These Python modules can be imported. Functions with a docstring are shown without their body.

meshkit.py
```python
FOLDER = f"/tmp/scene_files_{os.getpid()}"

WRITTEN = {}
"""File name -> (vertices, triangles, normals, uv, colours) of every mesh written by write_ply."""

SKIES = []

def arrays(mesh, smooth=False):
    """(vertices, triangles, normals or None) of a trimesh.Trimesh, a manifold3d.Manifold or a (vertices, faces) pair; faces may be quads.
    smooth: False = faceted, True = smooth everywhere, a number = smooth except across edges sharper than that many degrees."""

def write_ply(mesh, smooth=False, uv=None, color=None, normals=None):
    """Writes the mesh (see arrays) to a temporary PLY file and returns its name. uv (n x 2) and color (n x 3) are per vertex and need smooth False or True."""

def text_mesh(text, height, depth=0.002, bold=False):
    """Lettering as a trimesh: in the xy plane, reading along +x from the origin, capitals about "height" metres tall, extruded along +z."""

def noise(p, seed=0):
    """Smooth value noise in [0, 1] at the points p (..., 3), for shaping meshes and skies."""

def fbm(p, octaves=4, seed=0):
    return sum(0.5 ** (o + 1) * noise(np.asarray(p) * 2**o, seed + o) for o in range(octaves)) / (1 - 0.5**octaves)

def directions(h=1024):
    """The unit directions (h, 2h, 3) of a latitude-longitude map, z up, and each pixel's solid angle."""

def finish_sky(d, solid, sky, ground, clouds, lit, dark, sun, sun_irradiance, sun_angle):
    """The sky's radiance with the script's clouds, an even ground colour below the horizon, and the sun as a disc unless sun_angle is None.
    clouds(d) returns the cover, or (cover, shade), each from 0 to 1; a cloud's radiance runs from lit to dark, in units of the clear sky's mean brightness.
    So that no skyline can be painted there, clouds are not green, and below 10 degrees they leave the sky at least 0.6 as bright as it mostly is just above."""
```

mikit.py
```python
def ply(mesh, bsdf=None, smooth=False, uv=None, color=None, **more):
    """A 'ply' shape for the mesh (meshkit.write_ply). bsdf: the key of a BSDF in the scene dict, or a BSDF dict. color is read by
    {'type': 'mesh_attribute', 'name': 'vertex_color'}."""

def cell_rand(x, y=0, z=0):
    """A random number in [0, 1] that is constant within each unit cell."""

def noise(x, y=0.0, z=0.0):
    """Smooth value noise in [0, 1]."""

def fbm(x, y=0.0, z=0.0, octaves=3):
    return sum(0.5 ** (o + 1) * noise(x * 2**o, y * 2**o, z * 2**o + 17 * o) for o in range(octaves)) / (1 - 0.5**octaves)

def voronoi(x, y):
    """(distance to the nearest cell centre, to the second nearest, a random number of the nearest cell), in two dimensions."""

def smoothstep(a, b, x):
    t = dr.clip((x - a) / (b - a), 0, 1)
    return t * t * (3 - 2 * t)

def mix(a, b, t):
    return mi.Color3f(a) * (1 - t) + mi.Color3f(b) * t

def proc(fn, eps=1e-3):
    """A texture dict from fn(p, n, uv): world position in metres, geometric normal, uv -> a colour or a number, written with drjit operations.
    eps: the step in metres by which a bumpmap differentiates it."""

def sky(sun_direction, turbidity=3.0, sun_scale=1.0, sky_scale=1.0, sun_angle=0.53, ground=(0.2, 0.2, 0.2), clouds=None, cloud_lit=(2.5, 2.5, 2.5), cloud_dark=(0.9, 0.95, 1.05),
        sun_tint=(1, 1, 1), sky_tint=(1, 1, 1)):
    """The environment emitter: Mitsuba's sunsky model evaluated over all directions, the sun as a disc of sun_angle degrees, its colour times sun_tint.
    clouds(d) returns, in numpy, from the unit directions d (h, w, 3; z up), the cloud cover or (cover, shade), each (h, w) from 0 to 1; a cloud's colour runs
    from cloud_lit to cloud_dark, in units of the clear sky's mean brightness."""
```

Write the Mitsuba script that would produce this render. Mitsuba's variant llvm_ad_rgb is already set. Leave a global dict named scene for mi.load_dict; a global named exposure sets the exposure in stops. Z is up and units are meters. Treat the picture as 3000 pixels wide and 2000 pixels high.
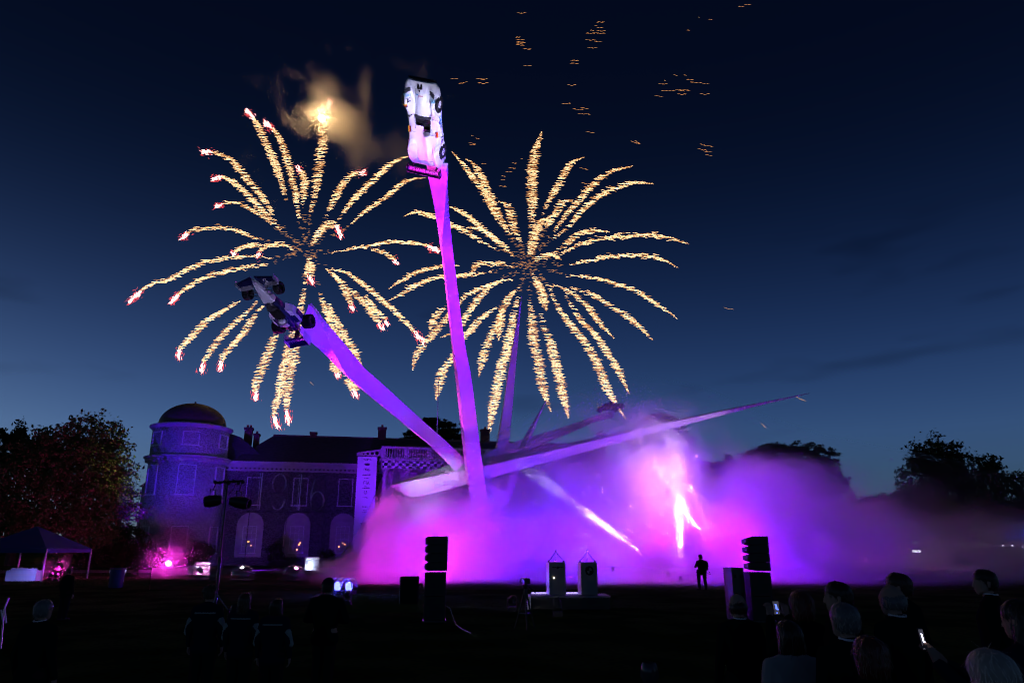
# Dusk garden party: twisted white sculpture carrying three racing cars in front of a country house, fireworks and lit smoke.
import math, random
import numpy as np, trimesh, mitsuba as mi, drjit as dr
import manifold3d as m3
import mikit, meshkit
from mikit import noise, fbm, voronoi, smoothstep, mix

T = mi.ScalarTransform4f
scene, labels = {}, {}
rng = np.random.default_rng(7)
PI = math.pi

# ------------------------------------------------------------------ camera, sky, exposure
EYE = np.array([0.0, 0.0, 2.2])
FPX, PITCH = 2100.0, math.radians(16.0)          # focal length in pixels of a 3000 x 2000 frame
FWD = np.array([0, math.cos(PITCH), math.sin(PITCH)])
scene['camera'] = {
    'type': 'perspective', 'fov': math.degrees(2 * math.atan(1500 / FPX)), 'fov_axis': 'x',
    'near_clip': 0.1, 'far_clip': 3000.0,
    'to_world': T().look_at(origin=EYE.tolist(), target=(EYE + FWD).tolist(), up=[0, 0, 1])}
exposure = 10.0                                    # a long night exposure
EV = 2.0 ** -exposure                            # lamp powers below are written as the picture shows them


def dusk_gradient(d):
    """Made-up cloud cover that paints the dusk gradient, darker overhead, with a few torn streaks of low cloud."""
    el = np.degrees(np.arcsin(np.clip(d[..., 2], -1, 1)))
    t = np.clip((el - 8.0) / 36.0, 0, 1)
    cover = 0.975 * (1 - (1 - t) ** 3.3)  # made-up cover darkens the upper sky in place of a dusk gradient
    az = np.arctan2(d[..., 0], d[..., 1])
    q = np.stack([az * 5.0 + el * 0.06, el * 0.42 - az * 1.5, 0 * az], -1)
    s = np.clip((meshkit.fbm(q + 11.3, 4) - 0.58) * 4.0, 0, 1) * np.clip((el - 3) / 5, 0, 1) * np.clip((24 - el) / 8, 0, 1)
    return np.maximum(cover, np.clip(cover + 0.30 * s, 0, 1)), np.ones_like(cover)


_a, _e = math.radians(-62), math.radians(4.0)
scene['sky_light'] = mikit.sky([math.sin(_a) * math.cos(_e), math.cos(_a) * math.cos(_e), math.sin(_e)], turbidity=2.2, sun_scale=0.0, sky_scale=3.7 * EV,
                         ground=(0.03, 0.04, 0.03), sky_tint=(0.20, 0.43, 1.40), clouds=dusk_gradient, cloud_lit=(0.02, 0.04, 0.15), cloud_dark=(0.010, 0.030, 0.13))
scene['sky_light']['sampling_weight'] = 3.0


def px(u, v, y):
    """The point at world depth y (metres in front of the camera) seen at pixel (u, v) of the 3000 x 2000 photograph: used to survey the place."""
    a, b = (u - 1500) / FPX, (1000 - v) / FPX
    d = np.array([a, math.cos(PITCH) - b * math.sin(PITCH), math.sin(PITCH) + b * math.cos(PITCH)])
    return EYE + d * (y / d[1])


def ground_at(u, v):
    b = (1000 - v) / FPX
    el = PITCH + math.atan(b)
    return px(u, v, -EYE[2] / math.tan(el))


def lamp(key, origin, target, rgb, power, cutoff=20.0, beam=None, weight=1.0):
    """A spot light, for lawn lamps and for added fills."""
    scene[key] = {'type': 'spot', 'to_world': T().look_at(origin=list(map(float, origin)), target=list(map(float, target)), up=[0.01, 0.02, 1]),
                  'intensity': {'type': 'rgb', 'value': [float(c * power * EV) for c in rgb]}, 'cutoff_angle': float(cutoff),
                  'beam_width': float(cutoff * 0.55 if beam is None else beam), 'sampling_weight': float(weight)}


def bulb(key, pos, rgb, power, weight=1.0):
    scene[key] = {'type': 'point', 'position': list(map(float, pos)), 'intensity': {'type': 'rgb', 'value': [float(c * power * EV) for c in rgb]}, 'sampling_weight': float(weight)}


VIOLET, MAGENTA, BLUE, PINK, WHITE = (0.20, 0.008, 1.0), (0.9, 0.02, 0.85), (0.06, 0.006, 1.0), (1.0, 0.04, 0.80), (0.85, 0.85, 1.0)

# ------------------------------------------------------------------ mesh tools
def V(*a):
    return np.array(a, float)


def unit(a):
    a = np.asarray(a, float)
    return a / (np.linalg.norm(a) + 1e-12)


class MB:
    """Collects pieces of ONE mesh."""
    def __init__(self):
        self.v, self.f, self.n = [], [], 0

    def add(self, v, f):
        self.v.append(np.asarray(v, float)); self.f.append(np.asarray(f, int) + self.n); self.n += len(v)
        return self

    def tm(self, m):
        if hasattr(m, 'to_mesh'):
            q = m.to_mesh(); return self.add(q.vert_properties[:, :3], q.tri_verts)
        return self.add(m.vertices, m.faces)

    def hexa(self, p):
        """Eight corners: bottom ring 0-3 (counter-clockwise from above), top ring 4-7."""
        q = np.array([[0, 3, 2, 1], [4, 5, 6, 7], [0, 1, 5, 4], [1, 2, 6, 5], [2, 3, 7, 6], [3, 0, 4, 7]])
        return self.add(p, np.vstack([q[:, [0, 1, 2]], q[:, [0, 2, 3]]]))

    def box(self, lo, hi, M=None):
        x0, y0, z0 = lo; x1, y1, z1 = hi
        p = np.array([[x0, y0, z0], [x1, y0, z0], [x1, y1, z0], [x0, y1, z0], [x0, y0, z1], [x1, y0, z1], [x1, y1, z1], [x0, y1, z1]], float)
        return self.hexa(p if M is None else apply(M, p))

    def tube(self, pts, rad, sides=8, caps=True):
        p = np.asarray(pts, float); r = np.broadcast_to(np.asarray(rad, float), (len(p),))
        t = np.gradient(p, axis=0); t /= np.linalg.norm(t, axis=1, keepdims=True) + 1e-12
        ref = V(0, 0, 1) if abs(t[:, 2]).mean() < 0.85 else V(1, 0, 0)
        a = np.cross(t, ref); a /= np.linalg.norm(a, axis=1, keepdims=True) + 1e-12
        b = np.cross(t, a); ang = np.arange(sides) * 2 * PI / sides
        v = p[:, None] + r[:, None, None] * (np.cos(ang)[None, :, None] * a[:, None] + np.sin(ang)[None, :, None] * b[:, None])
        return self.rings(v, caps)

    def rings(self, v, caps=True):
        k, n = v.shape[:2]
        i, j = np.meshgrid(np.arange(k - 1), np.arange(n), indexing='ij')
        q = np.stack([i * n + j, i * n + (j + 1) % n, (i + 1) * n + (j + 1) % n, (i + 1) * n + j], -1).reshape(-1, 4)
        f = np.vstack([q[:, [0, 2, 1]], q[:, [0, 3, 2]]])
        vv = v.reshape(-1, 3)
        if caps:
            vv = np.vstack([vv, v[0].mean(0), v[-1].mean(0)]); a, b = k * n, k * n + 1
            jj = np.arange(n)
            f = np.vstack([f, np.stack([jj * 0 + a, jj, (jj + 1) % n], 1), np.stack([jj * 0 + b, (k - 1) * n + (jj + 1) % n, (k - 1) * n + jj], 1)])
        return self.add(vv, f)

    def lathe(self, prof, sides=32, M=None, caps=True):
        """prof: (r, z) from bottom to top."""
        pr = np.asarray(prof, float); ang = np.arange(sides) * 2 * PI / sides
        v = np.stack([pr[:, None, 0] * np.cos(ang), pr[:, None, 0] * np.sin(ang), np.broadcast_to(pr[:, None, 1], (len(pr), sides))], -1)
        if M is not None:
            v = apply(M, v.reshape(-1, 3)).reshape(v.shape)
        v = v[:, ::-1]
        return self.rings(v, caps)

    def mesh(self):
        return np.vstack(self.v), np.vstack(self.f)

    def empty(self):
        return self.n == 0


def apply(M, p):
    M = np.asarray(M, float)
    return np.asarray(p, float) @ M[:3, :3].T + M[:3, 3]


def frame(o, x, y, z):
    M = np.eye(4); M[:3, 0], M[:3, 1], M[:3, 2], M[:3, 3] = x, y, z, o
    return M


def rot_z(a, o=(0, 0, 0)):
    c, s = math.cos(a), math.sin(a)
    return frame(o, (c, s, 0), (-s, c, 0), (0, 0, 1))


def numbered(key):
    if key not in scene and key not in labels:
        return key
    k = 1
    while f'{key}_{k:03d}' in scene or f'{key}_{k:03d}' in labels:
        k += 1
    return f'{key}_{k:03d}'


def thing(name, label, cat, group=None):
    key = numbered(name)
    labels[key] = {'label': label, 'category': cat}
    if group:
        labels[key]['group'] = group
    return key


def part(parent, name, mesh, mat, smooth=False, M=None, label=None, kind=None, **more):
    """One entry of the scene: a part of parent (or a structure when parent is '')."""
    m = mesh.mesh() if isinstance(mesh, MB) else mesh
    if hasattr(m, 'to_mesh'):
        q = m.to_mesh(); m = (q.vert_properties[:, :3], q.tri_verts)
    elif hasattr(m, 'vertices'):
        m = (np.asarray(m.vertices), np.asarray(m.faces))
    if M is not None:
        m = (apply(M, m[0]), m[1] if np.linalg.det(M[:3, :3]) > 0 else np.asarray(m[1])[:, ::-1])
    key = numbered(f'{parent}__{name}' if parent else name)
    scene[key] = mikit.ply(m, mat, smooth=smooth, **more)
    d = {}
    if label: d['label'] = label
    if kind: d['kind'] = kind
    if d: labels[key] = {**labels.get(key, {}), **d}
    return key


def solo(name, label, cat, mesh, mat, smooth=False, group=None, M=None, kind=None, **more):
    key = part('', name, mesh, mat, smooth, M, **more)
    labels[key] = {'label': label, 'category': cat}
    if group: labels[key]['group'] = group
    if kind: labels[key]['kind'] = kind
    return key


def glow(rgb, weight=0.004):
    return {'type': 'area', 'radiance': {'type': 'rgb', 'value': [float(c * EV) for c in rgb]}, 'sampling_weight': float(weight)}


def hull(spheres, seg=20):
    """Hull of (centre, radius) balls."""
    return m3.Manifold.batch_hull([m3.Manifold.sphere(float(r), seg).translate([float(x) for x in c]) for c, r in spheres])


# ------------------------------------------------------------------ materials
def mat(key, rgb, rough=0.7, metal=0.0, spec=0.4, **k):
    scene[key] = {'type': 'twosided', 'bsdf': {'type': 'principled', 'base_color': rgb if isinstance(rgb, dict) else {'type': 'rgb', 'value': list(rgb)},
                                               'roughness': rough, 'metallic': metal, 'specular': spec, **k}}
    return key


def flat(key, rgb):
    scene[key] = {'type': 'twosided', 'bsdf': {'type': 'diffuse', 'reflectance': rgb if isinstance(rgb, dict) else {'type': 'rgb', 'value': list(rgb)}}}
    return key


def bumped(key, base, fn, scale, eps=0.02):
    scene[key] = {'type': 'twosided', 'bsdf': {'type': 'bumpmap', 'bump': mikit.proc(fn, eps), 'scale': scale, 'bsdf': base}}
    return key


def diffuse(rgb):
    return {'type': 'diffuse', 'reflectance': rgb if isinstance(rgb, dict) else {'type': 'rgb', 'value': list(rgb)}}


def flint_colour(p, n, uv):
    a = fbm(p.x * 9, p.y * 9, p.z * 10, 3)
    b = noise(p.x * 0.5, p.y * 0.5, p.z * 0.35)
    return mix((0.20, 0.19, 0.18), (0.50, 0.48, 0.45), smoothstep(0.28, 0.7, a)) * (0.72 + 0.4 * b)


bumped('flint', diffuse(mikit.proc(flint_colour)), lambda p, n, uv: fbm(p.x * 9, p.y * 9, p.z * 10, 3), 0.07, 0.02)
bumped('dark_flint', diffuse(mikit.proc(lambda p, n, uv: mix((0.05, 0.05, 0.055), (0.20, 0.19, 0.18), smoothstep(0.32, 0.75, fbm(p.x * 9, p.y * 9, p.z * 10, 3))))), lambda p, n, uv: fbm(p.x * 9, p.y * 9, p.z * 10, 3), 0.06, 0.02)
flat('stone', mikit.proc(lambda p, n, uv: mix((0.34, 0.32, 0.29), (0.52, 0.50, 0.46), fbm(p.x * 2, p.y * 2, p.z * 2.5, 3))))
flat('slate', mikit.proc(lambda p, n, uv: mix((0.035, 0.035, 0.04), (0.09, 0.085, 0.085), fbm(p.x * 3, p.y * 3, p.z * 9, 3))))
mat('copper_lead', mikit.proc(lambda p, n, uv: mix((0.06, 0.04, 0.032), (0.11, 0.075, 0.06), fbm(p.x * 1.3, p.y * 1.3, p.z * 2, 3))), 0.55)
flat('red_tile', mikit.proc(lambda p, n, uv: mix((0.28, 0.09, 0.05), (0.42, 0.16, 0.09), noise(p.x * 3, p.y * 3, p.z * 3))))
flat('brick_dark', (0.12, 0.07, 0.06))
mat('white_paint', (0.78, 0.78, 0.77), 0.35)
mat('frame_paint', (0.62, 0.62, 0.6), 0.5)
mat('window_glass', (0.02, 0.02, 0.03), 0.08, 0.0, 0.7)
flat('blind', (0.5, 0.5, 0.5))
mat('black_paint', (0.012, 0.012, 0.014), 0.45)
mat('rubber', (0.014, 0.014, 0.016), 0.6)
mat('steel', (0.45, 0.45, 0.47), 0.3, 1.0)
mat('dark_steel', (0.06, 0.06, 0.065), 0.4, 0.6)
flat('black_cloth', (0.012, 0.012, 0.015))
mat('banner_cloth', (0.74, 0.74, 0.75), 0.8)
flat('print_ink', (0.05, 0.05, 0.07))
flat('flower_green', (0.05, 0.10, 0.03))

# ------------------------------------------------------------------ the country house
TL, TR = px(558, 1300, 92.0), px(1933, 1300, 106.0)
TL[2] = TR[2] = 0
E1 = unit(TR - TL); NRM = V(E1[1], -E1[0], 0)          # along the front, and outwards to the lawn
SPAN = float(np.linalg.norm(TR - TL))
HM = frame(TL, E1, -NRM, (0, 0, 1))                    # local: x along the front, y INTO the house, z up
house = thing('country_house', 'long stone country house with domed round corner towers and a columned portico', 'country house')


def hp(name, mb, m, smooth=False, label=None, sub=None, M=HM, **k):
    return part(sub or house, name, mb, m, smooth, M, label, **k)


def window(M, w, h, cols, rows, arch=False, lit=None, blind=False, depth=0.16, wall_hole=True):
    """A sash window in the plane x-z of M (y pointing into the house), bottom centre at the origin."""
    k = numbered(house + '__window')
    t = 0.09
    fr = MB()
    fr.box((-w / 2 - t, -0.05, 0), (-w / 2, depth, h)); fr.box((w / 2, -0.05, 0), (w / 2 + t, depth, h)); fr.box((-w / 2, 0.091, 0), (w / 2, 0.12, h))
    fr.box((-w / 2 - t, -0.05, h), (w / 2 + t, depth, h + t)); fr.box((-w / 2 - 0.2, -0.12, -0.14), (w / 2 + 0.2, depth, 0))
    labels[k] = {}
    part(k, 'frame', fr, 'frame_paint', M=M)
    gl = MB().box((-w / 2, 0.07, 0.0), (w / 2, 0.09, h))
    part(k, 'pane', gl, 'blind' if blind else 'window_glass', M=M)
    b = MB()
    for i in range(1, cols):
        x = -w / 2 + w * i / cols; b.box((x - 0.022, 0.03, 0), (x + 0.022, 0.067, h))
    for j in range(1, rows):
        z = h * j / rows; e = 0.045 if j == rows // 2 else 0.022
        b.box((-w / 2, 0.025, z - e), (w / 2, 0.064, z + e))
    part(k, 'glazing_bar', b, 'frame_paint', M=M)
    if lit is not None:
        sc, top = lit
        part(k, 'lit_pane', MB().box((-w / 2 + 0.05, 0.050, 0.05), (w / 2 - 0.05, 0.062, top)), 'window_glass', M=M, emitter=glow([q * sc for q in (0.22, 0.075, 0.012)], 0.002), label='lower panes glowing orange from a lamp indoors')
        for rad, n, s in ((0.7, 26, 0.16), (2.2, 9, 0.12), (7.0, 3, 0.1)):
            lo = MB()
            for _ in range(n):                                   # random glowing patches laid on the panes to suggest the lit room
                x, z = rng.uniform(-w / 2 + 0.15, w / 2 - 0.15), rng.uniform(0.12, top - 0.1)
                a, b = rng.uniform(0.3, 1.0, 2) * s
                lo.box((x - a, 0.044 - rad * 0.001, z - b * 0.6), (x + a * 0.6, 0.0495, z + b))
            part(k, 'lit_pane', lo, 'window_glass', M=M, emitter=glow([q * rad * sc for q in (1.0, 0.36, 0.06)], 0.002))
    if not labels[k]: del labels[k]
    return k


def tower(c, r, zs, eye=EYE, tag=None):
    """Round tower: wall, mid cornice, drum, drum cornice, dome, windows. zs: mid cornice, drum top, dome top heights."""
    zm, zd, zt = zs
    M = frame(c, (1, 0, 0), (0, 1, 0), (0, 0, 1))
    hp('tower_wall', MB().lathe([(r + 0.15, -0.3), (r + 0.15, 0.7), (r + 0.02, 0.72), (r, 0.75), (r, zm - 0.4), (r, zm), (r, zd)], 64, M), 'flint', 35, M=None)
    mc = MB().lathe([(r, zm - 0.75), (r + 0.12, zm - 0.7), (r + 0.14, zm - 0.42), (r + 0.5, zm - 0.2), (r + 0.62, zm - 0.16), (r + 0.62, zm), (r, zm + 0.12)], 64, M, caps=False)
    hp('tower_cornice', mc, 'stone', 30, M=None)
    den = MB()
    for i in range(56 if tag is None else 0):
        a = 2 * PI * i / 56; q = rot_z(a, c)
        den.box((r + 0.1, -0.13, zm - 0.62), (r + 0.42, 0.13, zm - 0.3), q)
    if tag is None: hp('tower_dentil', den, 'stone', M=None, kind='stuff')
    dc = MB().lathe([(r, zd - 0.3), (r + 0.1, zd - 0.28), (r + 0.36, zd - 0.02), (r + 0.42, zd), (r + 0.42, zd + 0.16), (r - 0.35, zd + 0.42), (r - 0.45, zd + 0.42)], 64, M, caps=False)
    hp('tower_cornice', dc, 'stone', 30, M=None)
    rd = r - 0.5; hd = zt - zd - 0.3
    dome = MB().lathe([(rd, zd + 0.1), (rd, zd + 0.42)] + [(rd * math.cos(t), zd + 0.42 + (hd - 0.3) * math.sin(t)) for t in np.linspace(0.02, PI / 2 - 0.03, 18)] + [(0.1, zt + 0.1), (0.02, zt + 0.14)], 64, M)
    hp('dome', dome, 'copper_lead', 40, M=None)
    a0 = math.atan2(eye[1] - c[1], eye[0] - c[0])
    for k in (-1, 0, 1):
        a = a0 + k * math.radians(58)
        out = V(math.cos(a), math.sin(a), 0); tx = np.cross(out, V(0, 0, 1)) * -1

        def at(z):
            return frame(V(c[0], c[1], z) + out * (r - 0.03 + 0.0), tx, -out, (0, 0, 1))
        def surround(z, w, h):
            fl = MB().box((-w / 2 - 0.22, -0.09, -0.28), (w / 2 + 0.22, 0.25, h + 0.25))
            return fl
        for (z, w, h, cols, rows) in ((zd - 2.45, 1.75, 1.55, 4, 2), (zm - 4.65, 1.85, 3.45, 4, 4), (1.55, 1.7, 3.0, 4, 4)):
            if tag == 'low' or (tag == 'smoked' and z < zm): continue
            window(at(z), w, h, cols, rows, blind=(z < 2))


RT = 4.55
tower(TL, RT, (13.0, 16.75, 20.3))
TRc = TR.copy()
tower(TRc, 4.75, (13.2, 17.3, 21.6), tag='smoked')
TC = px(2232, 1400, 140.0); TC[2] = 0
tower(TC, 4.7, (13.0, 17.0, 20.6), tag='low')

# main range between the towers: local x from 4 to SPAN - 4
WT = 13.0
SETB = 1.2                                             # the wall line lies this far behind the tower axes
PX0, PX1 = None, None


def loc(u, v, y_in=0.0):
    """(x, z) in the house frame of the point at pixel (u, v) on the vertical plane y_in metres behind the tower axis line."""
    d = px(u, v, 90.0) - EYE
    o = TL - NRM * y_in
    t = np.dot(o - EYE, NRM) / np.dot(d, NRM)
    q = EYE + d * t
    return float(np.dot(q - TL, E1)), float(q[2])


PX0, PX1 = loc(1118, 1450, -3.0)[0], loc(1452, 1450, -3.0)[0]
for a, b in ((3.0, PX0 + 0.3), (PX1 - 0.3, SPAN - 3.0)):
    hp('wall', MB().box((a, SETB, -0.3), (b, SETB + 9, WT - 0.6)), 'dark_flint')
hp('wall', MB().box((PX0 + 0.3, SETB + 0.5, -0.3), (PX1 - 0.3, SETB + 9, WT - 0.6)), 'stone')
for a, b in ((4.5, PX0 + 0.2), (PX1 - 0.2, SPAN - 4.6)):
    pl = MB().box((a, SETB - 0.55, WT - 0.42), (b, SETB + 0.02, WT)); pl.box((a, SETB - 0.32, WT - 0.8), (b, SETB + 0.018, WT - 0.42)); pl.box((a, SETB - 0.12, WT - 1.25), (b, SETB + 0.016, WT - 1.0))
    hp('cornice', pl, 'stone')
dn = MB()
for a, b in ((4.8, PX0), (PX1, SPAN - 4.8)):
    for x in np.arange(a, b, 0.55): dn.box((x, SETB - 0.3, WT - 1.0), (x + 0.28, SETB + 0.01, WT - 0.81))
hp('dentil', dn, 'stone', kind='stuff')
ZR = loc(930, 1280, SETB + 4)[1]
rf = MB()
x0, x1, y0, y1 = 4.0, SPAN - 4.0, SETB - 0.5, SETB + 9.5
ym = (y0 + y1) / 2
rf.hexa(np.array([[x0 + 1, y0, WT + 0.004], [x1 - 1, y0, WT + 0.004], [x1 - 1, y1, WT + 0.004], [x0 + 1, y1, WT + 0.004],
                  [x0 + 5.5, ym - 0.4, ZR], [x1 - 5.5, ym - 0.4, ZR], [x1 - 5.5, ym + 0.4, ZR], [x0 + 5.5, ym + 0.4, ZR]]))
roof = hp('roof', rf, 'slate')
hp('ridge', MB().box((x0 + 5.5, ym - 0.45, ZR + 0.002), (x1 - 5.5, ym + 0.45, ZR + 0.22)), 'copper_lead', sub=roof)
# low block joining left tower and roof, and its red roof edge
hp('roof', MB().hexa(np.array([[2, 1.5, 13.2], [9.5, 1.5, 13.2], [9.5, 8, 13.2], [2, 8, 13.2], [2.5, 3, 17.4], [5.6, 3, 16.4], [5.6, 6, 16.4], [2.5, 6, 17.4]])), 'slate')
for (u, va, vb, w, pots) in ((730, 1253, 1290, 1.0, 2), (753, 1271, 1290, 0.7, 1), (919, 1266, 1295, 0.85, 0), (1120, 1252, 1295, 1.1, 1), (1421, 1258, 1300, 1.25, 1), (1560, 1285, 1310, 1.1, 2), (1760, 1268, 1315, 1.1, 2)):
    x, z1 = loc(u, va, ym); z0 = loc(u, vb, ym)[1] - 2.0
    ch = MB().box((x - w / 2, ym - 0.5, z0), (x + w / 2, ym + 0.5, z1 - 0.25)); ch.box((x - w / 2 - 0.1, ym - 0.6, z1 - 0.25), (x + w / 2 + 0.1, ym + 0.6, z1))
    ck = hp('chimney', ch, 'brick_dark')
    for q in range(pots):
        xx = x + (q - (pots - 1) / 2) * 0.4
        hp('chimney_pot', MB().lathe([(0.16, 0), (0.14, 0.35), (0.17, 0.4)], 10, frame((xx, ym, z1), (1, 0, 0), (0, 1, 0), (0, 0, 1))), 'red_tile', 30, sub=ck)


def face(x, z, y=SETB):
    return HM @ frame((x, y - 0.02, z), (1, 0, 0), (0, 1, 0), (0, 0, 1))


for (u, side) in ((745, 0), (881, 0), (1013, 0), (1560, 1), (1650, 1), (1745, 1)):
    x = loc(u, 1420, SETB)[0]
    window(face(x, 7.5), 1.7, 3.4, 3, 4, blind=True)
    if side == 1: continue                              # the ground floor of the right wing is buried in smoke
    # tall round-headed recess with a lit window in it
    ar = MB()
    hh, rr = 3.9, 1.35
    n = 14
    for i in range(n):
        t0, t1 = PI * i / n, PI * (i + 1) / n
        p = [(rr * math.cos(t), hh + rr * math.sin(t)) for t in (t0, t1)]; q = [((rr + 0.28) * math.cos(t), hh + (rr + 0.28) * math.sin(t)) for t in (t0, t1)]
        ar.hexa(np.array([[p[0][0], -0.1, p[0][1]], [q[0][0], -0.1, q[0][1]], [q[0][0], 0.05, q[0][1]], [p[0][0], 0.05, p[0][1]],
                          [p[1][0], -0.1, p[1][1]], [q[1][0], -0.1, q[1][1]], [q[1][0], 0.05, q[1][1]], [p[1][0], 0.05, p[1][1]]]))
    ar.box((-rr - 0.28, -0.1, 0), (-rr, 0.05, hh)); ar.box((rr, -0.1, 0), (rr + 0.28, 0.05, hh))
    ap = np.array([(rr, 0.0)] + [(rr * math.cos(t), hh + rr * math.sin(t)) for t in np.linspace(0, PI, 20)] + [(-rr, 0.0)])
    part(house, 'arch_surround', ar, 'stone', M=face(x, 1.0))
    cs = MB().tm(m3.Manifold.extrude(m3.CrossSection([ap.tolist()]), 0.06))
    part(house, 'arch_recess', cs, 'stone', M=face(x, 1.0) @ frame((0, 0.04, 0), (1, 0, 0), (0, 0, 1), (0, -1, 0)))
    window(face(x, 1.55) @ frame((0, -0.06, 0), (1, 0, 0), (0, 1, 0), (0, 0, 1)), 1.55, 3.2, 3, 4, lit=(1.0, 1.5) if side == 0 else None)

# portico: two storeys of columns, chequered cloths on both parapets, balustrade on top
YP = -3.0
zc0, zc1 = loc(1190, 1489, YP)[1], loc(1190, 1373, YP)[1]          # gallery floor, top of columns
zb0, zb1 = loc(1200, 1345, YP)[1], loc(1200, 1309, YP)[1]
pm = MB()
pm.box((PX0 - 0.5, YP - 0.35, zc0 - 0.35), (PX1 + 0.5, SETB + 0.5, zc0)); pm.box((PX0 - 0.2, YP - 0.1, zc0 - 1.55), (PX1 + 0.2, SETB + 0.498, zc0 - 0.352))
pm.box((PX0 - 0.2, YP - 0.1, zc1), (PX1 + 0.2, SETB + 0.496, zb0 - 0.25)); pm.box((PX0 - 0.5, YP - 0.4, zb0 - 0.248), (PX1 + 0.5, SETB + 0.494, zb0))
hp('portico_slab', pm, 'stone')
chk = flat('chequer_print', mikit.proc(lambda p, n, uv: mix((0.03, 0.03, 0.03), (0.7, 0.7, 0.7), mi.Float(mi.Int32(dr.floor((p.x * E1[0] + p.y * E1[1]) / 0.46) + dr.floor(p.z / 0.40)) & 1))))
for z0, z1 in ((zc1 + 0.05, zb0 - 0.3), (zc0 - 1.52, zc0 - 0.37)):
    n = 40; xs = np.linspace(PX0 - 0.1, PX1 + 0.1, n)
    cl = MB()
    for a, b in zip(xs[:-1], xs[1:]):
        ya, yb = YP - 0.16 - 0.03 * math.sin(a * 3.1), YP - 0.16 - 0.03 * math.sin(b * 3.1)
        cl.hexa(np.array([[a, ya, z0], [b, yb, z0], [b, yb + 0.012, z0], [a, ya + 0.012, z0], [a, ya, z1], [b, yb, z1], [b, yb + 0.012, z1], [a, ya + 0.012, z1]]))
    kk = part('', 'chequered_cloth', cl, chk, M=HM)
    labels[kk] = {'label': 'black and white chequered cloth along the ' + ('upper parapet above the columns' if z0 > zc0 else 'gallery edge below the flower boxes'), 'category': 'banner'}
NC = 6
xc = np.linspace(PX0 + 0.35, PX1 - 0.35, NC)
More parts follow.
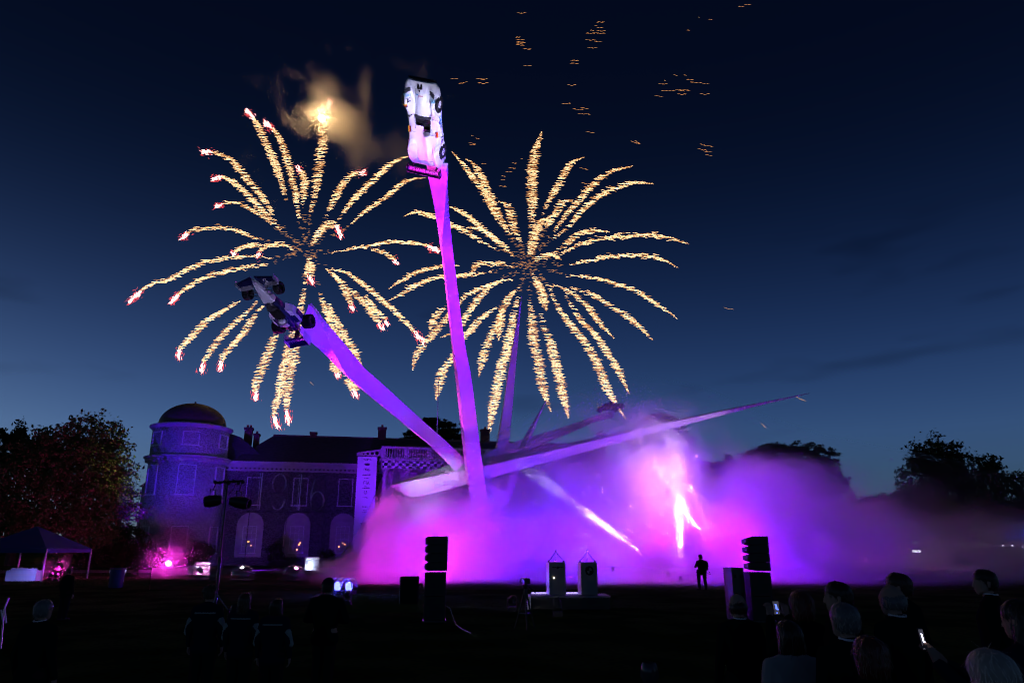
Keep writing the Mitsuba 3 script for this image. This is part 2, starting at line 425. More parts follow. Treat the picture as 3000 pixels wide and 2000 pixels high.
for x in xc:
    for za, zb in ((zc0, zc1),):
        h = zb - za; r = 0.36
        Mx = frame((x, YP + 0.35, za), (1, 0, 0), (0, 1, 0), (0, 0, 1))
        co = MB().box((x - 0.5, YP - 0.12, za + 0.002), (x + 0.5, YP + 0.82, za + 0.2)); co.box((x - 0.48, YP - 0.1, zb - 0.2), (x + 0.48, YP + 0.8, zb - 0.002))
        co.lathe([(r + 0.1, 0.2), (r + 0.1, 0.32), (r, 0.42), (r, h * 0.4), (r * 0.86, h - 0.55), (r * 0.98, h - 0.5), (r * 0.86, h - 0.45), (r + 0.12, h - 0.2)], 24, Mx, caps=False)
        hp('column', co, 'stone', 35)
bl = MB()
bl.box((PX0 - 0.3, YP - 0.2, zb0 + 0.002), (PX1 + 0.3, YP + 0.25, zb0 + 0.2)); bl.box((PX0 - 0.3, YP - 0.2, zb1 - 0.25), (PX1 + 0.3, YP + 0.25, zb1))
for i, x in enumerate(np.linspace(PX0 - 0.05, PX1 + 0.05, NC)):
    bl.box((x - 0.32, YP - 0.17, zb0 + 0.202), (x + 0.32, YP + 0.22, zb1 - 0.252))
balu = hp('balustrade', bl, 'stone')
for a, b in zip(np.linspace(PX0 - 0.05, PX1 + 0.05, NC)[:-1], np.linspace(PX0 - 0.05, PX1 + 0.05, NC)[1:]):
    for x in np.linspace(a + 0.5, b - 0.5, 7):
        h = zb1 - zb0 - 0.45
        hp('baluster', MB().lathe([(0.09, 0), (0.06, 0.08 * h), (0.11, 0.32 * h), (0.05, 0.62 * h), (0.05, 0.85 * h), (0.09, h)], 8, frame((x, YP + 0.02, zb0 + 0.2), (1, 0, 0), (0, 1, 0), (0, 0, 1)), caps=False), 'stone', 50, sub=balu)
for i, (a, b) in enumerate(zip(xc[:-1], xc[1:])):
    x = (a + b) / 2
    window(HM @ frame((x + 0.1, SETB + 0.46, zc0 + 0.35), (1, 0, 0), (0, 1, 0), (0, 0, 1)), 1.35, 3.0, 3, 4)
    fb = thing('flower_box', ['white flower box with sparse leaves, first from the long banner', 'white flower box, second from the long banner on the gallery', 'white flower box, third from the long banner on the gallery',
                              'white flower box with dark leaves nearest the main column of the sculpture', 'white flower box on the gallery, mostly hidden behind the main column'][i], 'flower box', 'flower boxes on the portico gallery')
    part(fb, 'box', MB().box((x - 0.75, YP - 0.05, zc0 + 0.12), (x + 0.75, YP + 0.35, zc0 + 0.55)).box((x - 0.8, YP - 0.08, zc0 + 0.5), (x + 0.8, YP - 0.052, zc0 + 0.58)), 'white_paint', M=HM)
    lv = MB()
    for q in range(46):
        c = V(x + rng.uniform(-0.75, 0.75), YP + 0.15 + rng.uniform(-0.18, 0.18), zc0 + 0.56); d = unit(V(rng.normal(0, .5), rng.normal(0, .4), 1)) * rng.uniform(0.15, 0.5); s = unit(np.cross(d, rng.normal(size=3))) * 0.05
        lv.add([c, c + d * 0.5 + s, c + d, c + d * 0.5 - s], [[0, 1, 2], [0, 2, 3]])
    part(fb, 'leaves', lv, 'flower_green', M=HM, kind='stuff')
# flagpole on the portico
xf = loc(1281, 1250, SETB + 3)[0]
fp = thing('flagpole', 'bare slim white flagpole standing on the roof above the portico', 'flagpole')
zt = loc(1281, 1120, SETB + 3)[1]
part(fp, 'pole', MB().tube([(xf, SETB + 3, WT + 1), (xf, SETB + 3, zt)], [0.09, 0.05], 10), 'white_paint', 40, M=HM)
part(fp, 'finial', MB().lathe([(0.02, 0), (0.1, 0.08), (0.1, 0.16), (0.02, 0.24)], 10, frame((xf, SETB + 3, zt), (1, 0, 0), (0, 1, 0), (0, 0, 1))), 'white_paint', 40, M=HM)

# wing behind the left tower, running back behind the big tree
WL = frame(TL + V(-2.0, 3.0, 0), unit(V(-0.55, 0.83, 0)), unit(V(0.83, 0.55, 0)), (0, 0, 1))   # x runs back to the left
hp('wall', MB().box((-1, -0.5, -0.3), (34, 8, 12.0)), 'flint', M=WL)
hp('roof', MB().hexa(np.array([[-1, -1.0, 12.004], [34.5, -1.0, 12.004], [34.5, 8.4, 12.004], [-1, 8.4, 12.004], [1, 3.4, 15.6], [32, 3.4, 15.6], [32, 4, 15.6], [1, 4, 15.6]])), 'slate', M=WL)
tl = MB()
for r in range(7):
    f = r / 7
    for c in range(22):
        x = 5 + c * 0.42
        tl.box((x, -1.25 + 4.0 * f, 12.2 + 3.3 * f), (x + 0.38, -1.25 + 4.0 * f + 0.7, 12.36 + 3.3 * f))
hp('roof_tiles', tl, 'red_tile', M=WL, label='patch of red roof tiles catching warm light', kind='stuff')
hp('chimney', MB().box((9, 2.6, 14), (10.6, 4.0, 17.1)).box((8.9, 2.5, 17.102), (10.7, 4.1, 17.4)), 'brick_dark', M=WL)
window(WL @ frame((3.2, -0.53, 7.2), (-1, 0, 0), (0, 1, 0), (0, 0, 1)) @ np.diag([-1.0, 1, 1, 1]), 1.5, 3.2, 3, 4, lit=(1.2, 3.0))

# wing beyond the right tower, sloping roof
WR = frame(TRc + V(2.5, 3.0, 0), unit(V(0.80, 0.60, 0)), unit(V(-0.60, 0.80, 0)), (0, 0, 1))
hp('wall', MB().box((0, -0.5, -0.3), (20, 8, 12.0)), 'flint', M=WR)
hp('roof', MB().hexa(np.array([[0, -1.0, 12.004], [20, -1.0, 12.004], [20, 8.4, 12.004], [0, 8.4, 12.004], [0, 3.4, 16.2], [18, 3.4, 15.6], [18, 4, 15.6], [0, 4, 16.2]])), 'slate', M=WR)

# two long sponsor banners hanging at the portico's sides
def banner(x, label, z0, z1, w, words):
    b = thing('hanging_banner', label, 'banner', 'long hanging banners beside the portico')
    y = YP + 0.2
    part(b, 'cloth', MB().box((x - w / 2, y, z0), (x + w / 2, y + 0.05, z1)), 'banner_cloth', M=HM)
    br = m3.Manifold.extrude(m3.CrossSection([[[-w / 2 - 0.15, 0.12], [w / 2 + 0.45, 0.12], [w / 2 + 0.45, 1.05], [-w / 2 - 0.15, 0.5]]]), 0.3)
    for q, rr in ((-0.55, 0.12), (0.0, 0.17), (0.6, 0.21), (1.2, 0.25)):
        br = br - m3.Manifold.cylinder(1, rr, rr, 18).translate([q, 0.42 + 0.08 * q, -0.3])
    part(b, 'bracket', br, 'stone', M=HM @ frame((x, y + 0.4, z1), (1, 0, 0), (0, 0, 1), (0, -1, 0)), label='tapered bracket with round holes')
    z = z1
    ink = MB()
    H = z1 - z0
    for (f, kind, arg, s) in words:
        zz = z1 - f * H
        Mt = lambda m: ink.tm(m)
        if kind == 'text':
            t = meshkit.text_mesh(arg, s, 0.02, True); wd = t.bounds[1][0] - t.bounds[0][0]; k = min(1.0, 1.1 / wd)
            t.apply_scale([k, 1, 1]); t.apply_translation([-wd * k / 2, -s / 2, 0])
        elif kind == 'bars':                             # lettering too small to be read from the lawn: a row of little strokes
            r_ = np.random.default_rng(int(f * 1000)); bs = MB(); x_ = 0.0
            for _ in range(arg):
                w_ = r_.uniform(.45, .8) * max(s, .08); h_ = s * r_.choice([.72, .8, 1.0]); sl = .15 * s
                bs.hexa(np.array([[x_, -s / 2, 0], [x_ + w_, -s / 2, 0], [x_ + w_ + sl * .2, -s / 2 + h_ * .25, 0], [x_, -s / 2 + h_ * .25, 0], [x_ + sl, -s / 2 + h_ * .7, 0.02], [x_ + w_ * .4 + sl, -s / 2 + h_ * .7, .02], [x_ + w_ * .4 + sl, -s / 2 + h_, .02], [x_ + sl, -s / 2 + h_, .02]]))
                bs.box((x_, -s / 2, 0), (x_ + w_ * .32, -s / 2 + h_, .019)); x_ += w_ * 1.12
            v_, f_ = bs.mesh(); k_ = min(1.0, 1.08 / x_); v_[:, 0] = (v_[:, 0] - x_ / 2) * k_; t = trimesh.Trimesh(v_, f_, process=False)
        elif kind == 'oval':
            t = trimesh.creation.cylinder(1, 0.02, sections=24); t.apply_scale([0.36, 0.17, 1]); t.apply_translation([0, 0, .01])
        elif kind == 'rings':
            t = trimesh.util.concatenate([trimesh.creation.annulus(0.11, 0.15, 0.02, sections=20).apply_translation([q * 0.18, 0, .01]) for q in (-1.5, -0.5, 0.5, 1.5)])
        elif kind == 'ring':
            t = trimesh.creation.annulus(0.16, 0.22, 0.02, sections=24); t.apply_translation([0, 0, .01])
        elif kind == 'shield':
            t = m3.Manifold.extrude(m3.CrossSection([[[-0.2, 0.22], [-0.17, -0.08], [0, -0.28], [0.17, -0.08], [0.2, 0.22], [0, 0.27]]]), 0.02)
            q = t.to_mesh(); t = trimesh.Trimesh(q.vert_properties[:, :3], q.tri_verts)
        elif kind == 'wings':
            t = m3.Manifold.extrude(m3.CrossSection([[[-0.42, 0.12], [-0.3, -0.08], [-0.12, -0.1], [-0.1, -0.18], [0.1, -0.18], [0.12, -0.1], [0.3, -0.08], [0.42, 0.12], [0.12, 0.08], [0, 0.16], [-0.12, 0.08]]]), 0.02)
            q = t.to_mesh(); t = trimesh.Trimesh(q.vert_properties[:, :3], q.tri_verts)
        elif kind == 'figure':
            t = m3.Manifold.extrude(m3.CrossSection([[[-0.16, 0.2], [0.14, 0.26], [0.04, 0.1], [0.16, -0.02], [0.02, -0.06], [0.1, -0.26], [-0.06, -0.24], [-0.06, 0.0], [-0.18, 0.06], [-0.04, 0.14]]]), 0.02)
            q = t.to_mesh(); t = trimesh.Trimesh(q.vert_properties[:, :3], q.tri_verts)
        t.apply_transform(frame((x, y - 0.004, zz), (1, 0, 0), (0, 0, 1), (0, -1, 0)))
        ink.tm(t)
    part(b, 'print', ink, 'print_ink', M=HM)


W_ = [(0.03, 'bars', 9, 0.16), (0.083, 'oval', '', 0), (0.137, 'rings', '', 0), (0.19, 'bars', 11, 0.18), (0.225, 'bars', 10, 0.09), (0.272, 'text', 'FIA', 0.34), (0.312, 'bars', 5, 0.12), (0.328, 'bars', 10, 0.13),
      (0.372, 'ring', '', 0), (0.425, 'bars', 11, 0.09), (0.475, 'figure', '', 0), (0.52, 'bars', 9, 0.11), (0.556, 'bars', 8, 0.06), (0.575, 'bars', 9, 0.05), (0.625, 'figure', '', 0), (0.65, 'bars', 6, 0.05), (0.695, 'wings', '', 0), (0.712, 'bars', 9, 0.06), (0.735, 'bars', 8, 0.14),
      (0.778, 'shield', '', 0), (0.825, 'bars', 10, 0.10), (0.865, 'wings', '', 0), (0.905, 'bars', 11, 0.09), (0.945, 'ring', '', 0), (0.972, 'bars', 8, 0.07)]
xb, zb_t = loc(1077, 1337, YP + 0.2); zb_b = loc(1066, 1624, YP + 0.2)[1]
wb = loc(1105, 1337, YP + 0.2)[0] - loc(1048, 1337, YP + 0.2)[0]
banner(xb, 'long white banner printed with a column of sponsor marks, left of the portico', zb_b, zb_t, wb, W_)
banner(loc(1492, 1400, YP + 0.2)[0], 'long white banner right of the portico, half hidden by sculpture and smoke', zb_b, zb_t, wb, W_)


# firework lancework numerals on frames in front of both wings
def lance(x0, x1, z0, z1, digits, label):
    k = thing('numeral_frame', label, 'firework frame', 'firework numeral frames')
    y = SETB - 1.6
    fr = MB()
    for z in (z0, z1): fr.tube([(x0, y, z), (x1, y, z)], 0.035, 6)
    for x in np.linspace(x0 + 0.3, x1 - 0.3, 3): fr.tube([(x, y + 0.06, 0), (x, y + 0.06, z1)], 0.03, 6)
    part(k, 'frame', fr, 'dark_steel', M=HM)
    w = (x1 - x0) / 4
    h = z1 - z0
    for i, dg in enumerate(digits):
        cx = x0 + w * (i + 0.5); a, b = w * 0.36, h * 0.24
        P = {'1': [[(0, .04 * h), (0, .96 * h)], [(0.25, .04 * h), (0.25, .96 * h)]],
             '9': [[(a * math.cos(t), h * .70 + b * math.sin(t)) for t in np.linspace(0, 2 * PI, 26)], [(a * math.cos(t), (h * .70 if t > 0 else h * .3 + 0) + (b if t > 0 else b) * math.sin(t)) for t in np.linspace(0, 0, 2)] + [(a, h * .68), (a, h * .34)] + [(a * math.cos(t), h * .30 + b * math.sin(t)) for t in np.linspace(0, -2.4, 14)]],
             '6': [[(a * math.cos(t), h * .28 + b * math.sin(t)) for t in np.linspace(0, 2 * PI, 26)], [(-a, h * .3), (-a * 0.95, h * .55), (-a * .6, h * .8), (0, h * .92), (a * .9, h * .97)]],
             '2': [[(a * math.cos(t), h * .70 + b * math.sin(t)) for t in np.linspace(PI, -0.6, 18)] + [(-a, .05 * h), (a, .05 * h)]],
             '0': [[(a * math.cos(t), h * .5 + h * .45 * math.sin(t)) for t in np.linspace(0, 2 * PI, 30)]]}[dg]
        m = MB()
        for line in P:
            for off in (0.0, 0.16):
                L = [(cx + p[0] * (1 - off * 0.9), y - 0.05, z0 + p[1] + (0 if off == 0 else 0)) for p in line]
                if len(set(L)) > 1: m.tube(L, 0.028, 5)
        part(k, 'numeral', m, 'steel', M=HM)


lx0, lz1 = loc(735, 1380, SETB - 1.6); lx1, lz0 = loc(955, 1500, SETB - 1.6)
lance(lx0, lx1, lz0, lz1, '1916', 'unlit wire numerals 1916 on a tall frame before the left wing')
rx0 = loc(1535, 1420, SETB - 1.6)[0]
lance(rx0, rx0 + lx1 - lx0, lz0, lz1, '2016', 'unlit wire numerals 2016 on a tall frame, veiled by smoke')

# ------------------------------------------------------------------ the sculpture
sculpture = thing('sculpture', 'towering white sculpture of crossing twisted beams with racing cars at their tips', 'sculpture')
scene['gloss_white'] = {'type': 'twosided', 'bsdf': {'type': 'roughplastic', 'diffuse_reflectance': {'type': 'rgb', 'value': [0.80, 0.80, 0.80]}, 'alpha': 0.35}}


def interp(st, n):
    """Stations resampled with a smooth (Catmull-Rom) curve."""
    st = np.asarray(st, float); k = len(st); out = []
    for t in np.linspace(0, k - 1, n):
        i = min(int(t), k - 2); f = t - i
        p0, p1, p2, p3 = st[max(i - 1, 0)], st[i], st[i + 1], st[min(i + 2, k - 1)]
        out.append(0.5 * ((2 * p1) + (p2 - p0) * f + (2 * p0 - 5 * p1 + 4 * p2 - p3) * f * f + (3 * p1 - p0 - 3 * p2 + p3) * f ** 3))
    return np.array(out)


def beam(name, st, n=40, label=None, smooth_curve=True):
    """A twisted four-sided beam. st: (edge a (u, v), ridge (u, v), edge b (u, v), depth of the ridge) surveyed along its length."""
    P = []
    for a, m, b, y in st:
        y = y + 7.0 * min(max((m[1] - 700) / 650.0, 0), 1)
        M_ = px(*m, y); k = y / 2100.0 / 0.96
        w1, w2 = math.dist(a, m) * k, math.dist(m, b) * k
        W = max(w1, w2) * 1.04 + 0.01
        A = px(*a, y + math.sqrt(max(W * W - w1 * w1, 0))); B = px(*b, y + math.sqrt(max(W * W - w2 * w2, 0)))
        P.append(np.concatenate([M_, A, A + B - M_, B]))
    P = interp(P, n) if smooth_curve else np.array(P)
    R = P.reshape(len(P), 4, 3)
    # mean orientation test so that faces look outwards
    mb = MB().rings(R)
    v, f = mb.mesh()
    t = trimesh.Trimesh(v, f, process=False)
    if t.volume < 0: f = f[:, ::-1]
    return part(sculpture, name, (v, f), 'gloss_white', False, label=label)


beam('beam', [((1249, 478), (1311.5, 478), (1313, 478), 34.5), ((1252, 505), (1311, 505), (1313, 505), 34.9), ((1259, 541), (1309, 541), (1312.5, 541), 35.5), ((1271, 600), (1304, 600), (1314, 600), 36.3), ((1280, 655), (1299.5, 655), (1319, 655), 37.1),
              ((1289, 716), (1295.5, 716), (1325, 716), 38), ((1300, 800), (1304.5, 800), (1335, 800), 39.2), ((1321, 1000), (1327, 1000), (1361, 1000), 41.7), ((1333, 1100), (1342.5, 1100), (1380, 1100), 42.9), ((1347, 1230), (1356, 1230), (1397, 1230), 44.4),
              ((1361, 1357), (1368, 1357), (1413, 1357), 45.9), ((1372, 1440), (1376, 1440), (1425, 1440), 46.8), ((1384, 1520), (1387, 1520), (1435, 1520), 47.6), ((1396, 1595), (1397, 1595), (1444, 1595), 48.2), ((1412, 1700), (1413, 1700), (1456, 1700), 49)], 70, label='tallest beam, carrying the white racing car')
beam('beam', [((1335, 1381), (1336, 1380), (1368, 1349), 46.8), ((1270, 1315), (1271.5, 1314), (1306, 1291), 45), ((1205, 1260), (1206.5, 1259), (1240, 1233), 43.3), ((1085, 1162), (1086.5, 1161), (1130, 1133), 39.8), ((1048, 1131), (1050, 1130), (1095, 1102), 38.6), ((1010, 1097), (1013, 1095), (1060, 1069), 37.4), ((955, 1041), (972, 1020), (1002, 998), 35.6),
              ((916, 1006), (941, 954), (956, 944), 34.2), ((888, 985), (920, 908), (926, 904), 33.3), ((876, 972), (905, 892), (912, 888), 32.8)], 60, label='leaning beam under the dark single-seat racing car')
beam('beam', [((1143, 1420), (1143, 1422), (1144, 1423.5), 45.5), ((1172, 1410), (1172, 1415), (1173, 1438), 45.9), ((1202, 1399), (1202, 1408.5), (1204, 1455), 46.3), ((1250, 1383), (1250, 1399), (1252, 1447), 46.9), ((1300, 1366), (1300, 1389), (1302, 1436), 47.5), ((1367, 1343), (1367, 1376), (1370, 1417), 48.2),
              ((1412, 1340), (1412, 1366.5), (1415, 1405), 48.6), ((1650, 1300), (1650, 1312.5), (1653, 1340), 50.3), ((1860, 1254), (1860, 1261), (1862, 1282), 51.6), ((2100, 1204), (2100, 1207), (2101, 1220), 53), ((2230, 1178), (2230, 1179.5), (2230.5, 1186), 53.7), ((2372, 1150.5), (2372, 1151), (2372, 1152), 54.5)], 60, label='long low needle beam with a slanted left end')
beam('beam', [((1398, 1335), (1404, 1356), (1405, 1367), 49.5), ((1451, 1314), (1450, 1339), (1452, 1350), 52), ((1538, 1284), (1538, 1307), (1541, 1319), 56.3), ((1650, 1250), (1650, 1266), (1653, 1275), 62.6), ((1740, 1219), (1740, 1233), (1741, 1237), 67.8), ((1797, 1203), (1797, 1219), (1798, 1222), 71)], 40, label='beam reaching back to the small vintage car')
beam('beam', [((1437, 1390), (1441, 1390), (1482, 1384), 52.5), ((1451, 1314), (1455, 1314), (1491, 1303), 52.8), ((1470, 1205), (1474, 1205), (1501, 1200), 53.3), ((1486, 1100), (1489, 1100), (1509, 1100), 53.8), ((1505, 990), (1507, 990), (1519, 990), 54.4), ((1527, 868), (1528, 868), (1528.6, 868), 55)], 40, label='upright needle beam at the back')
beam('beam', [((1421, 1440), (1421, 1402), (1437, 1390), 48.8), ((1436, 1474), (1447, 1424), (1462, 1400), 49.0), ((1461, 1487), (1472, 1437), (1478, 1405), 49.4), ((1487, 1475), (1492, 1434), (1491, 1396), 49.9), ((1505, 1440), (1505, 1420), (1500, 1380), 50.4), ((1516, 1400), (1516, 1392), (1503, 1362), 50.8), ((1537, 1326), (1534, 1322), (1512, 1330), 51.6),
              ((1557, 1281), (1549, 1283), (1531, 1288), 52.2), ((1580, 1222), (1574, 1224), (1566, 1228), 53), ((1604.6, 1165), (1604, 1165), (1603.4, 1165.5), 53.8)], 60, label='curved beam looping under the crossing and rising to a short point')
beam('beam', [((1440, 1400), (1477, 1405), (1486, 1400), 51.0), ((1441, 1480), (1476, 1480), (1486, 1480), 51.2), ((1440, 1560), (1473, 1560), (1484, 1560), 51.4), ((1437, 1705), (1466, 1705), (1480, 1705), 51.8)], 12, label='short supporting leg behind the main column')


def view_axes(u, v):
    w = unit(px(u, v, 10.0) - EYE)
    r = unit(np.cross(w, V(0, 0, 1)))
    return r, np.cross(r, w), -w


def place_car(u, v, y, fwd, right, s):
    """Car frame: x forwards, y left, z up; axes given as (image right, image up, towards the viewer)."""
    B = np.array(view_axes(u, v)).T
    f = unit(B @ V(*fwd)); r = B @ V(*right); r = unit(r - f * (r @ f))
    return frame(px(u, v, y), f * s, -r * s, np.cross(f, -r) * s)


mat('car_white', (0.80, 0.80, 0.81), 0.25, clearcoat=0.6)
mat('car_blue', (0.015, 0.02, 0.10), 0.25, clearcoat=0.6)
mat('car_silver', (0.42, 0.43, 0.47), 0.3, 0.5, clearcoat=0.5)
flat('ink_black', (0.02, 0.02, 0.02)); flat('ink_red', (0.55, 0.02, 0.02)); flat('ink_gold', (0.80, 0.45, 0.02)); flat('ink_blue', (0.03, 0.25, 0.62)); flat('ink_white', (0.8, 0.8, 0.8)); flat('ink_cyan', (0.10, 0.55, 0.75))
mat('lens_dark', (0.05, 0.05, 0.055), 0.12)
mat('alloy', (0.05, 0.05, 0.055), 0.3, 0.6)


def wheel(car, M, c, r, w, side, rim=0.62, tread=None):
    """A wheel with its axle along y; side is +1 or -1 for its outer face."""
    Q = M @ frame(c, (1, 0, 0), (0, 0, -side), (0, side, 0))
    k = numbered(f'{car}__wheel')
    labels[k] = {}
    ty = MB().lathe([(r * rim, -w * .5), (r * .93, -w * .5), (r, -w * .36), (r, w * .36), (r * .93, w * .5), (r * rim, w * .5), (r * rim, w * 0.42), (r * rim, -w * .5)], 36, caps=False)
    part(k, 'tyre', ty, 'rubber', 35, Q)
    ri = MB().lathe([(0.02, w * .25), (r * .14, w * .34), (r * .2, w * .26), (r * rim, w * .22), (r * rim, w * .47), (r * rim * .96, w * .47), (r * rim * 0.95, w * .2)], 28, caps=False)
    ri.lathe([(0.01, w * .05), (r * rim, w * .05)], 28, caps=False)
    for a in np.linspace(0, 2 * PI, 6)[:-1]:
        ri.box((r * .1, -r * .05, w * .24), (r * rim, r * .05, w * .36), rot_z(a))
    part(k, 'rim', ri, 'alloy', 35, Q)
    del labels[k]


# --- the white racing car at the top of the tallest beam
RM = place_car(1252, 357, 33.2, (-0.115, 0.87, 0.47), (0.90, -0.17, 0.40), 1.0)
racer = thing('racing_car', 'white open racing car numbered 15 pointing straight up on the tallest beam', 'racing car')


def racer_z(x, y):
    ay = np.abs(y)
    g = lambda q, c, s: np.exp(-((q - c) / s) ** 2)
    z = 0.50 - 0.13 * np.clip((x - 1.2) / 1.1, 0, 1) ** 2 + 0.16 * np.clip((-x - 0.2) / 1.5, 0, 1) - 0.10 * np.clip((-x - 1.9) / 0.5, 0, 1)
    z += 0.34 * g(x, 1.28, 0.50) * g(ay, 0.78, 0.21)                                   # front wings
    z += 0.40 * np.where(x > -1.3, g(x, -1.3, 0.42), g(x, -1.3, 0.85)) * g(ay, 0.80, 0.19)     # rear wings
    z += 0.12 * g(ay, 0.0, 0.24) * np.clip((2.5 - x) / 0.8, 0, 1) * np.clip((x - 0.3) / 0.4, 0, 1)     # nose ridge
    z -= 0.22 * g(ay, 0.45, 0.13) * g(x, 1.05, 0.62) + 0.13 * g(ay, 0.48, 0.12) * g(x, -1.6, 0.5)                                      # channels
    z += 0.34 * np.exp(-((y + 0.25) / (0.20 - 0.05 * np.clip(-x - 0.4, 0, 1.6))) ** 2) * np.where((x < -0.36), np.clip(1 - (-x - 0.36) / 1.7, 0, 1) ** 0.7, 0)   # head fairing
    return z


nx, ny = 150, 72
xs = np.linspace(-2.28, 2.36, nx)


def half_w(x):
    w = 0.985 - 0.05 * np.exp(-((x - 0.05) / 0.55) ** 2)
    w = np.where(x > 1.75, w * np.sqrt(np.clip(1 - (np.abs(x - 1.75) / 0.80) ** 2.6, 0, 1)) ** 0.8, w)
    return np.where(x < -1.9, w * (1 - 0.10 * ((-x - 1.9) / 0.4) ** 2), w)


tt = np.linspace(-1, 1, ny)
GX = np.repeat(xs[:, None], ny, 1); GY = half_w(GX) * np.sign(tt) * np.abs(tt) ** 0.9
GZ = racer_z(GX, GY) * (1 - 0.42 * np.abs(tt)[None] ** 9)
cock = (GX > -0.34) & (GX < 0.52) & (np.abs(GY) < 0.44) & ~((GX < -0.02) & (GY > 0.02))
cellin = cock[:-1, :-1] & cock[1:, :-1] & cock[:-1, 1:] & cock[1:, 1:]
idx = np.arange(nx * ny).reshape(nx, ny)
q = np.stack([idx[:-1, :-1], idx[1:, :-1], idx[1:, 1:], idx[:-1, 1:]], -1)
P3 = np.stack([GX, GY, GZ], -1).reshape(-1, 3)
bo = MB()
qq = q[~cellin]; bo.add(P3, np.vstack([qq[:, [0, 1, 2]], qq[:, [0, 2, 3]]]))
ring = np.concatenate([idx[:, 0], idx[-1, 1:], idx[::-1, -1][1:], idx[0, ::-1][1:-1]])
low = P3[ring].copy(); low[:, 2] = 0.10; low[:, :2] *= 0.985
bo.rings(np.stack([low, P3[ring]]), caps=False)
bo.add(np.vstack([low, low.mean(0)]), [[i, (i + 1) % len(low), len(low)] for i in range(len(low))])
part(racer, 'body', bo, 'car_white', 28, RM)
ck = MB()
ck.box((-0.36, -0.44, 0.16), (0.54, 0.44, 0.30)); ck.box((-0.36, -0.46, 0.28), (-0.33, 0.46, 0.5)); ck.box((0.51, -0.46, 0.28), (0.54, 0.46, 0.5)); ck.box((-0.36, -0.46, 0.28), (0.54, -0.44, 0.5)); ck.box((-0.36, 0.44, 0.28), (0.54, 0.46, 0.5)); ck.box((-0.35, 0.0, 0.28), (0.0, 0.45, 0.32))
ck.box((-0.30, -0.40, 0.3), (-0.16, -0.05, 0.52)); ck.tube([(0.25 + .02 * 0, -0.22 + 0.14 * math.cos(t), 0.48 + 0.14 * math.sin(t)) for t in np.linspace(0, 2 * PI, 16)], 0.02, 6)
part(racer, 'cockpit', ck, 'black_paint', M=RM)
ws = MB()
for s in np.linspace(-1, 1, 9)[:-1]:
    a, b = s, s + 0.25
    p = [(0.62 - 0.10 * t * t, 0.46 * t) for t in (a, b)]
    z = [racer_z(p[0][0], p[0][1]) - 0.02, racer_z(p[1][0], p[1][1]) - 0.02]
    ws.hexa(np.array([[p[0][0], p[0][1], z[0]], [p[0][0] + .02, p[0][1], z[0]], [p[1][0] + .02, p[1][1], z[1]], [p[1][0], p[1][1], z[1]],
                      [p[0][0] - .12, p[0][1], z[0] + .13], [p[0][0] - .11, p[0][1], z[0] + .13], [p[1][0] - .11, p[1][1], z[1] + .13], [p[1][0] - .12, p[1][1], z[1] + .13]]))
part(racer, 'windscreen', ws, 'lens_dark', M=RM)
for s in (1, -1):
    wheel(racer, RM, (1.30, s * 0.90, 0.33), 0.335, 0.22, s); wheel(racer, RM, (-1.38, s * 0.90, 0.345), 0.35, 0.24, s)
    for xw in (1.30, -1.38):
        ar = MB().lathe([(0.30, 0), (0.42, 0), (0.42, 0.012), (0.30, 0.012)], 30, frame((xw, s * 0.968, 0.34), (1, 0, 0), (0, 0, -s), (0, s, 0)), caps=False)
        part(racer, 'wheel_arch', ar, 'ink_black', 30, RM)
    hl = MB()
    for i in range(8):
        a0, a1 = i / 8, (i + 1) / 8
        for b0, b1 in ((0, .5), (.5, 1)):
            pts = []
            for a, b in ((a0, b0), (a1, b0), (a1, b1), (a0, b1)):
                x = 1.78 + 0.20 * b - 0.16 * a * a + 0.04; y = s * (0.54 + 0.30 * a); pts.append((x, y, racer_z(x, y) + 0.012))
            hl.add(pts, [[0, 1, 2], [0, 2, 3]])
    part(racer, 'headlight', hl, 'lens_dark', M=RM)
    mi_ = MB().tm(hull([((0.55, s * 0.62, 0.72), 0.045), ((0.55, s * 0.74, 0.73), 0.05)])); mi_.tube([(0.55, s * 0.62, 0.7), (0.55, s * 0.6, 0.5)], 0.015, 6)
    part(racer, 'mirror', mi_, 'black_paint' if s > 0 else 'car_white', 40, RM)
    kd = MB().tm(hull([((2.22, s * 0.09, 0.36 + 0.075), 0.04), ((2.06, s * 0.09, 0.42 + 0.07), 0.055), ((2.06, s * 0.06, 0.42 + 0.07), 0.055)]))
    part(racer, 'grille', kd, 'ink_black', 40, RM)


def decal(car, M, zfn, text, cx, cy, ux, uy, h, ink, lift=0.012, name='lettering'):
    """Printed letters draped over the body: ux, uy the text's right and up directions in the body's plan."""
    t = meshkit.text_mesh(text, h, 0.001, True)
    b = t.bounds; v = np.array(t.vertices); v[:, 0] -= (b[0][0] + b[1][0]) / 2; v[:, 1] -= h / 2
    X = cx + v[:, 0] * ux[0] + v[:, 1] * uy[0]; Y = cy + v[:, 0] * ux[1] + v[:, 1] * uy[1]
    Z = zfn(X, Y) + lift + v[:, 2]
    return part(car, name, (np.stack([X, Y, Z], -1), np.asarray(t.faces)), ink, M=M)


def patch(car, M, zfn, cx, cy, w, h, ink, name, lift=0.010):
    k = 6; a = np.linspace(-.5, .5, k)
    A, B = np.meshgrid(a, a, indexing='ij'); X = cx + A * w; Y = cy + B * h
    v = np.stack([X, Y, zfn(X, Y) + lift], -1).reshape(-1, 3); i = np.arange(k * k).reshape(k, k)
    f = np.stack([i[:-1, :-1], i[1:, :-1], i[1:, 1:], i[:-1, 1:]], -1).reshape(-1, 4)
    return part(car, name, (v, f), ink, M=M)


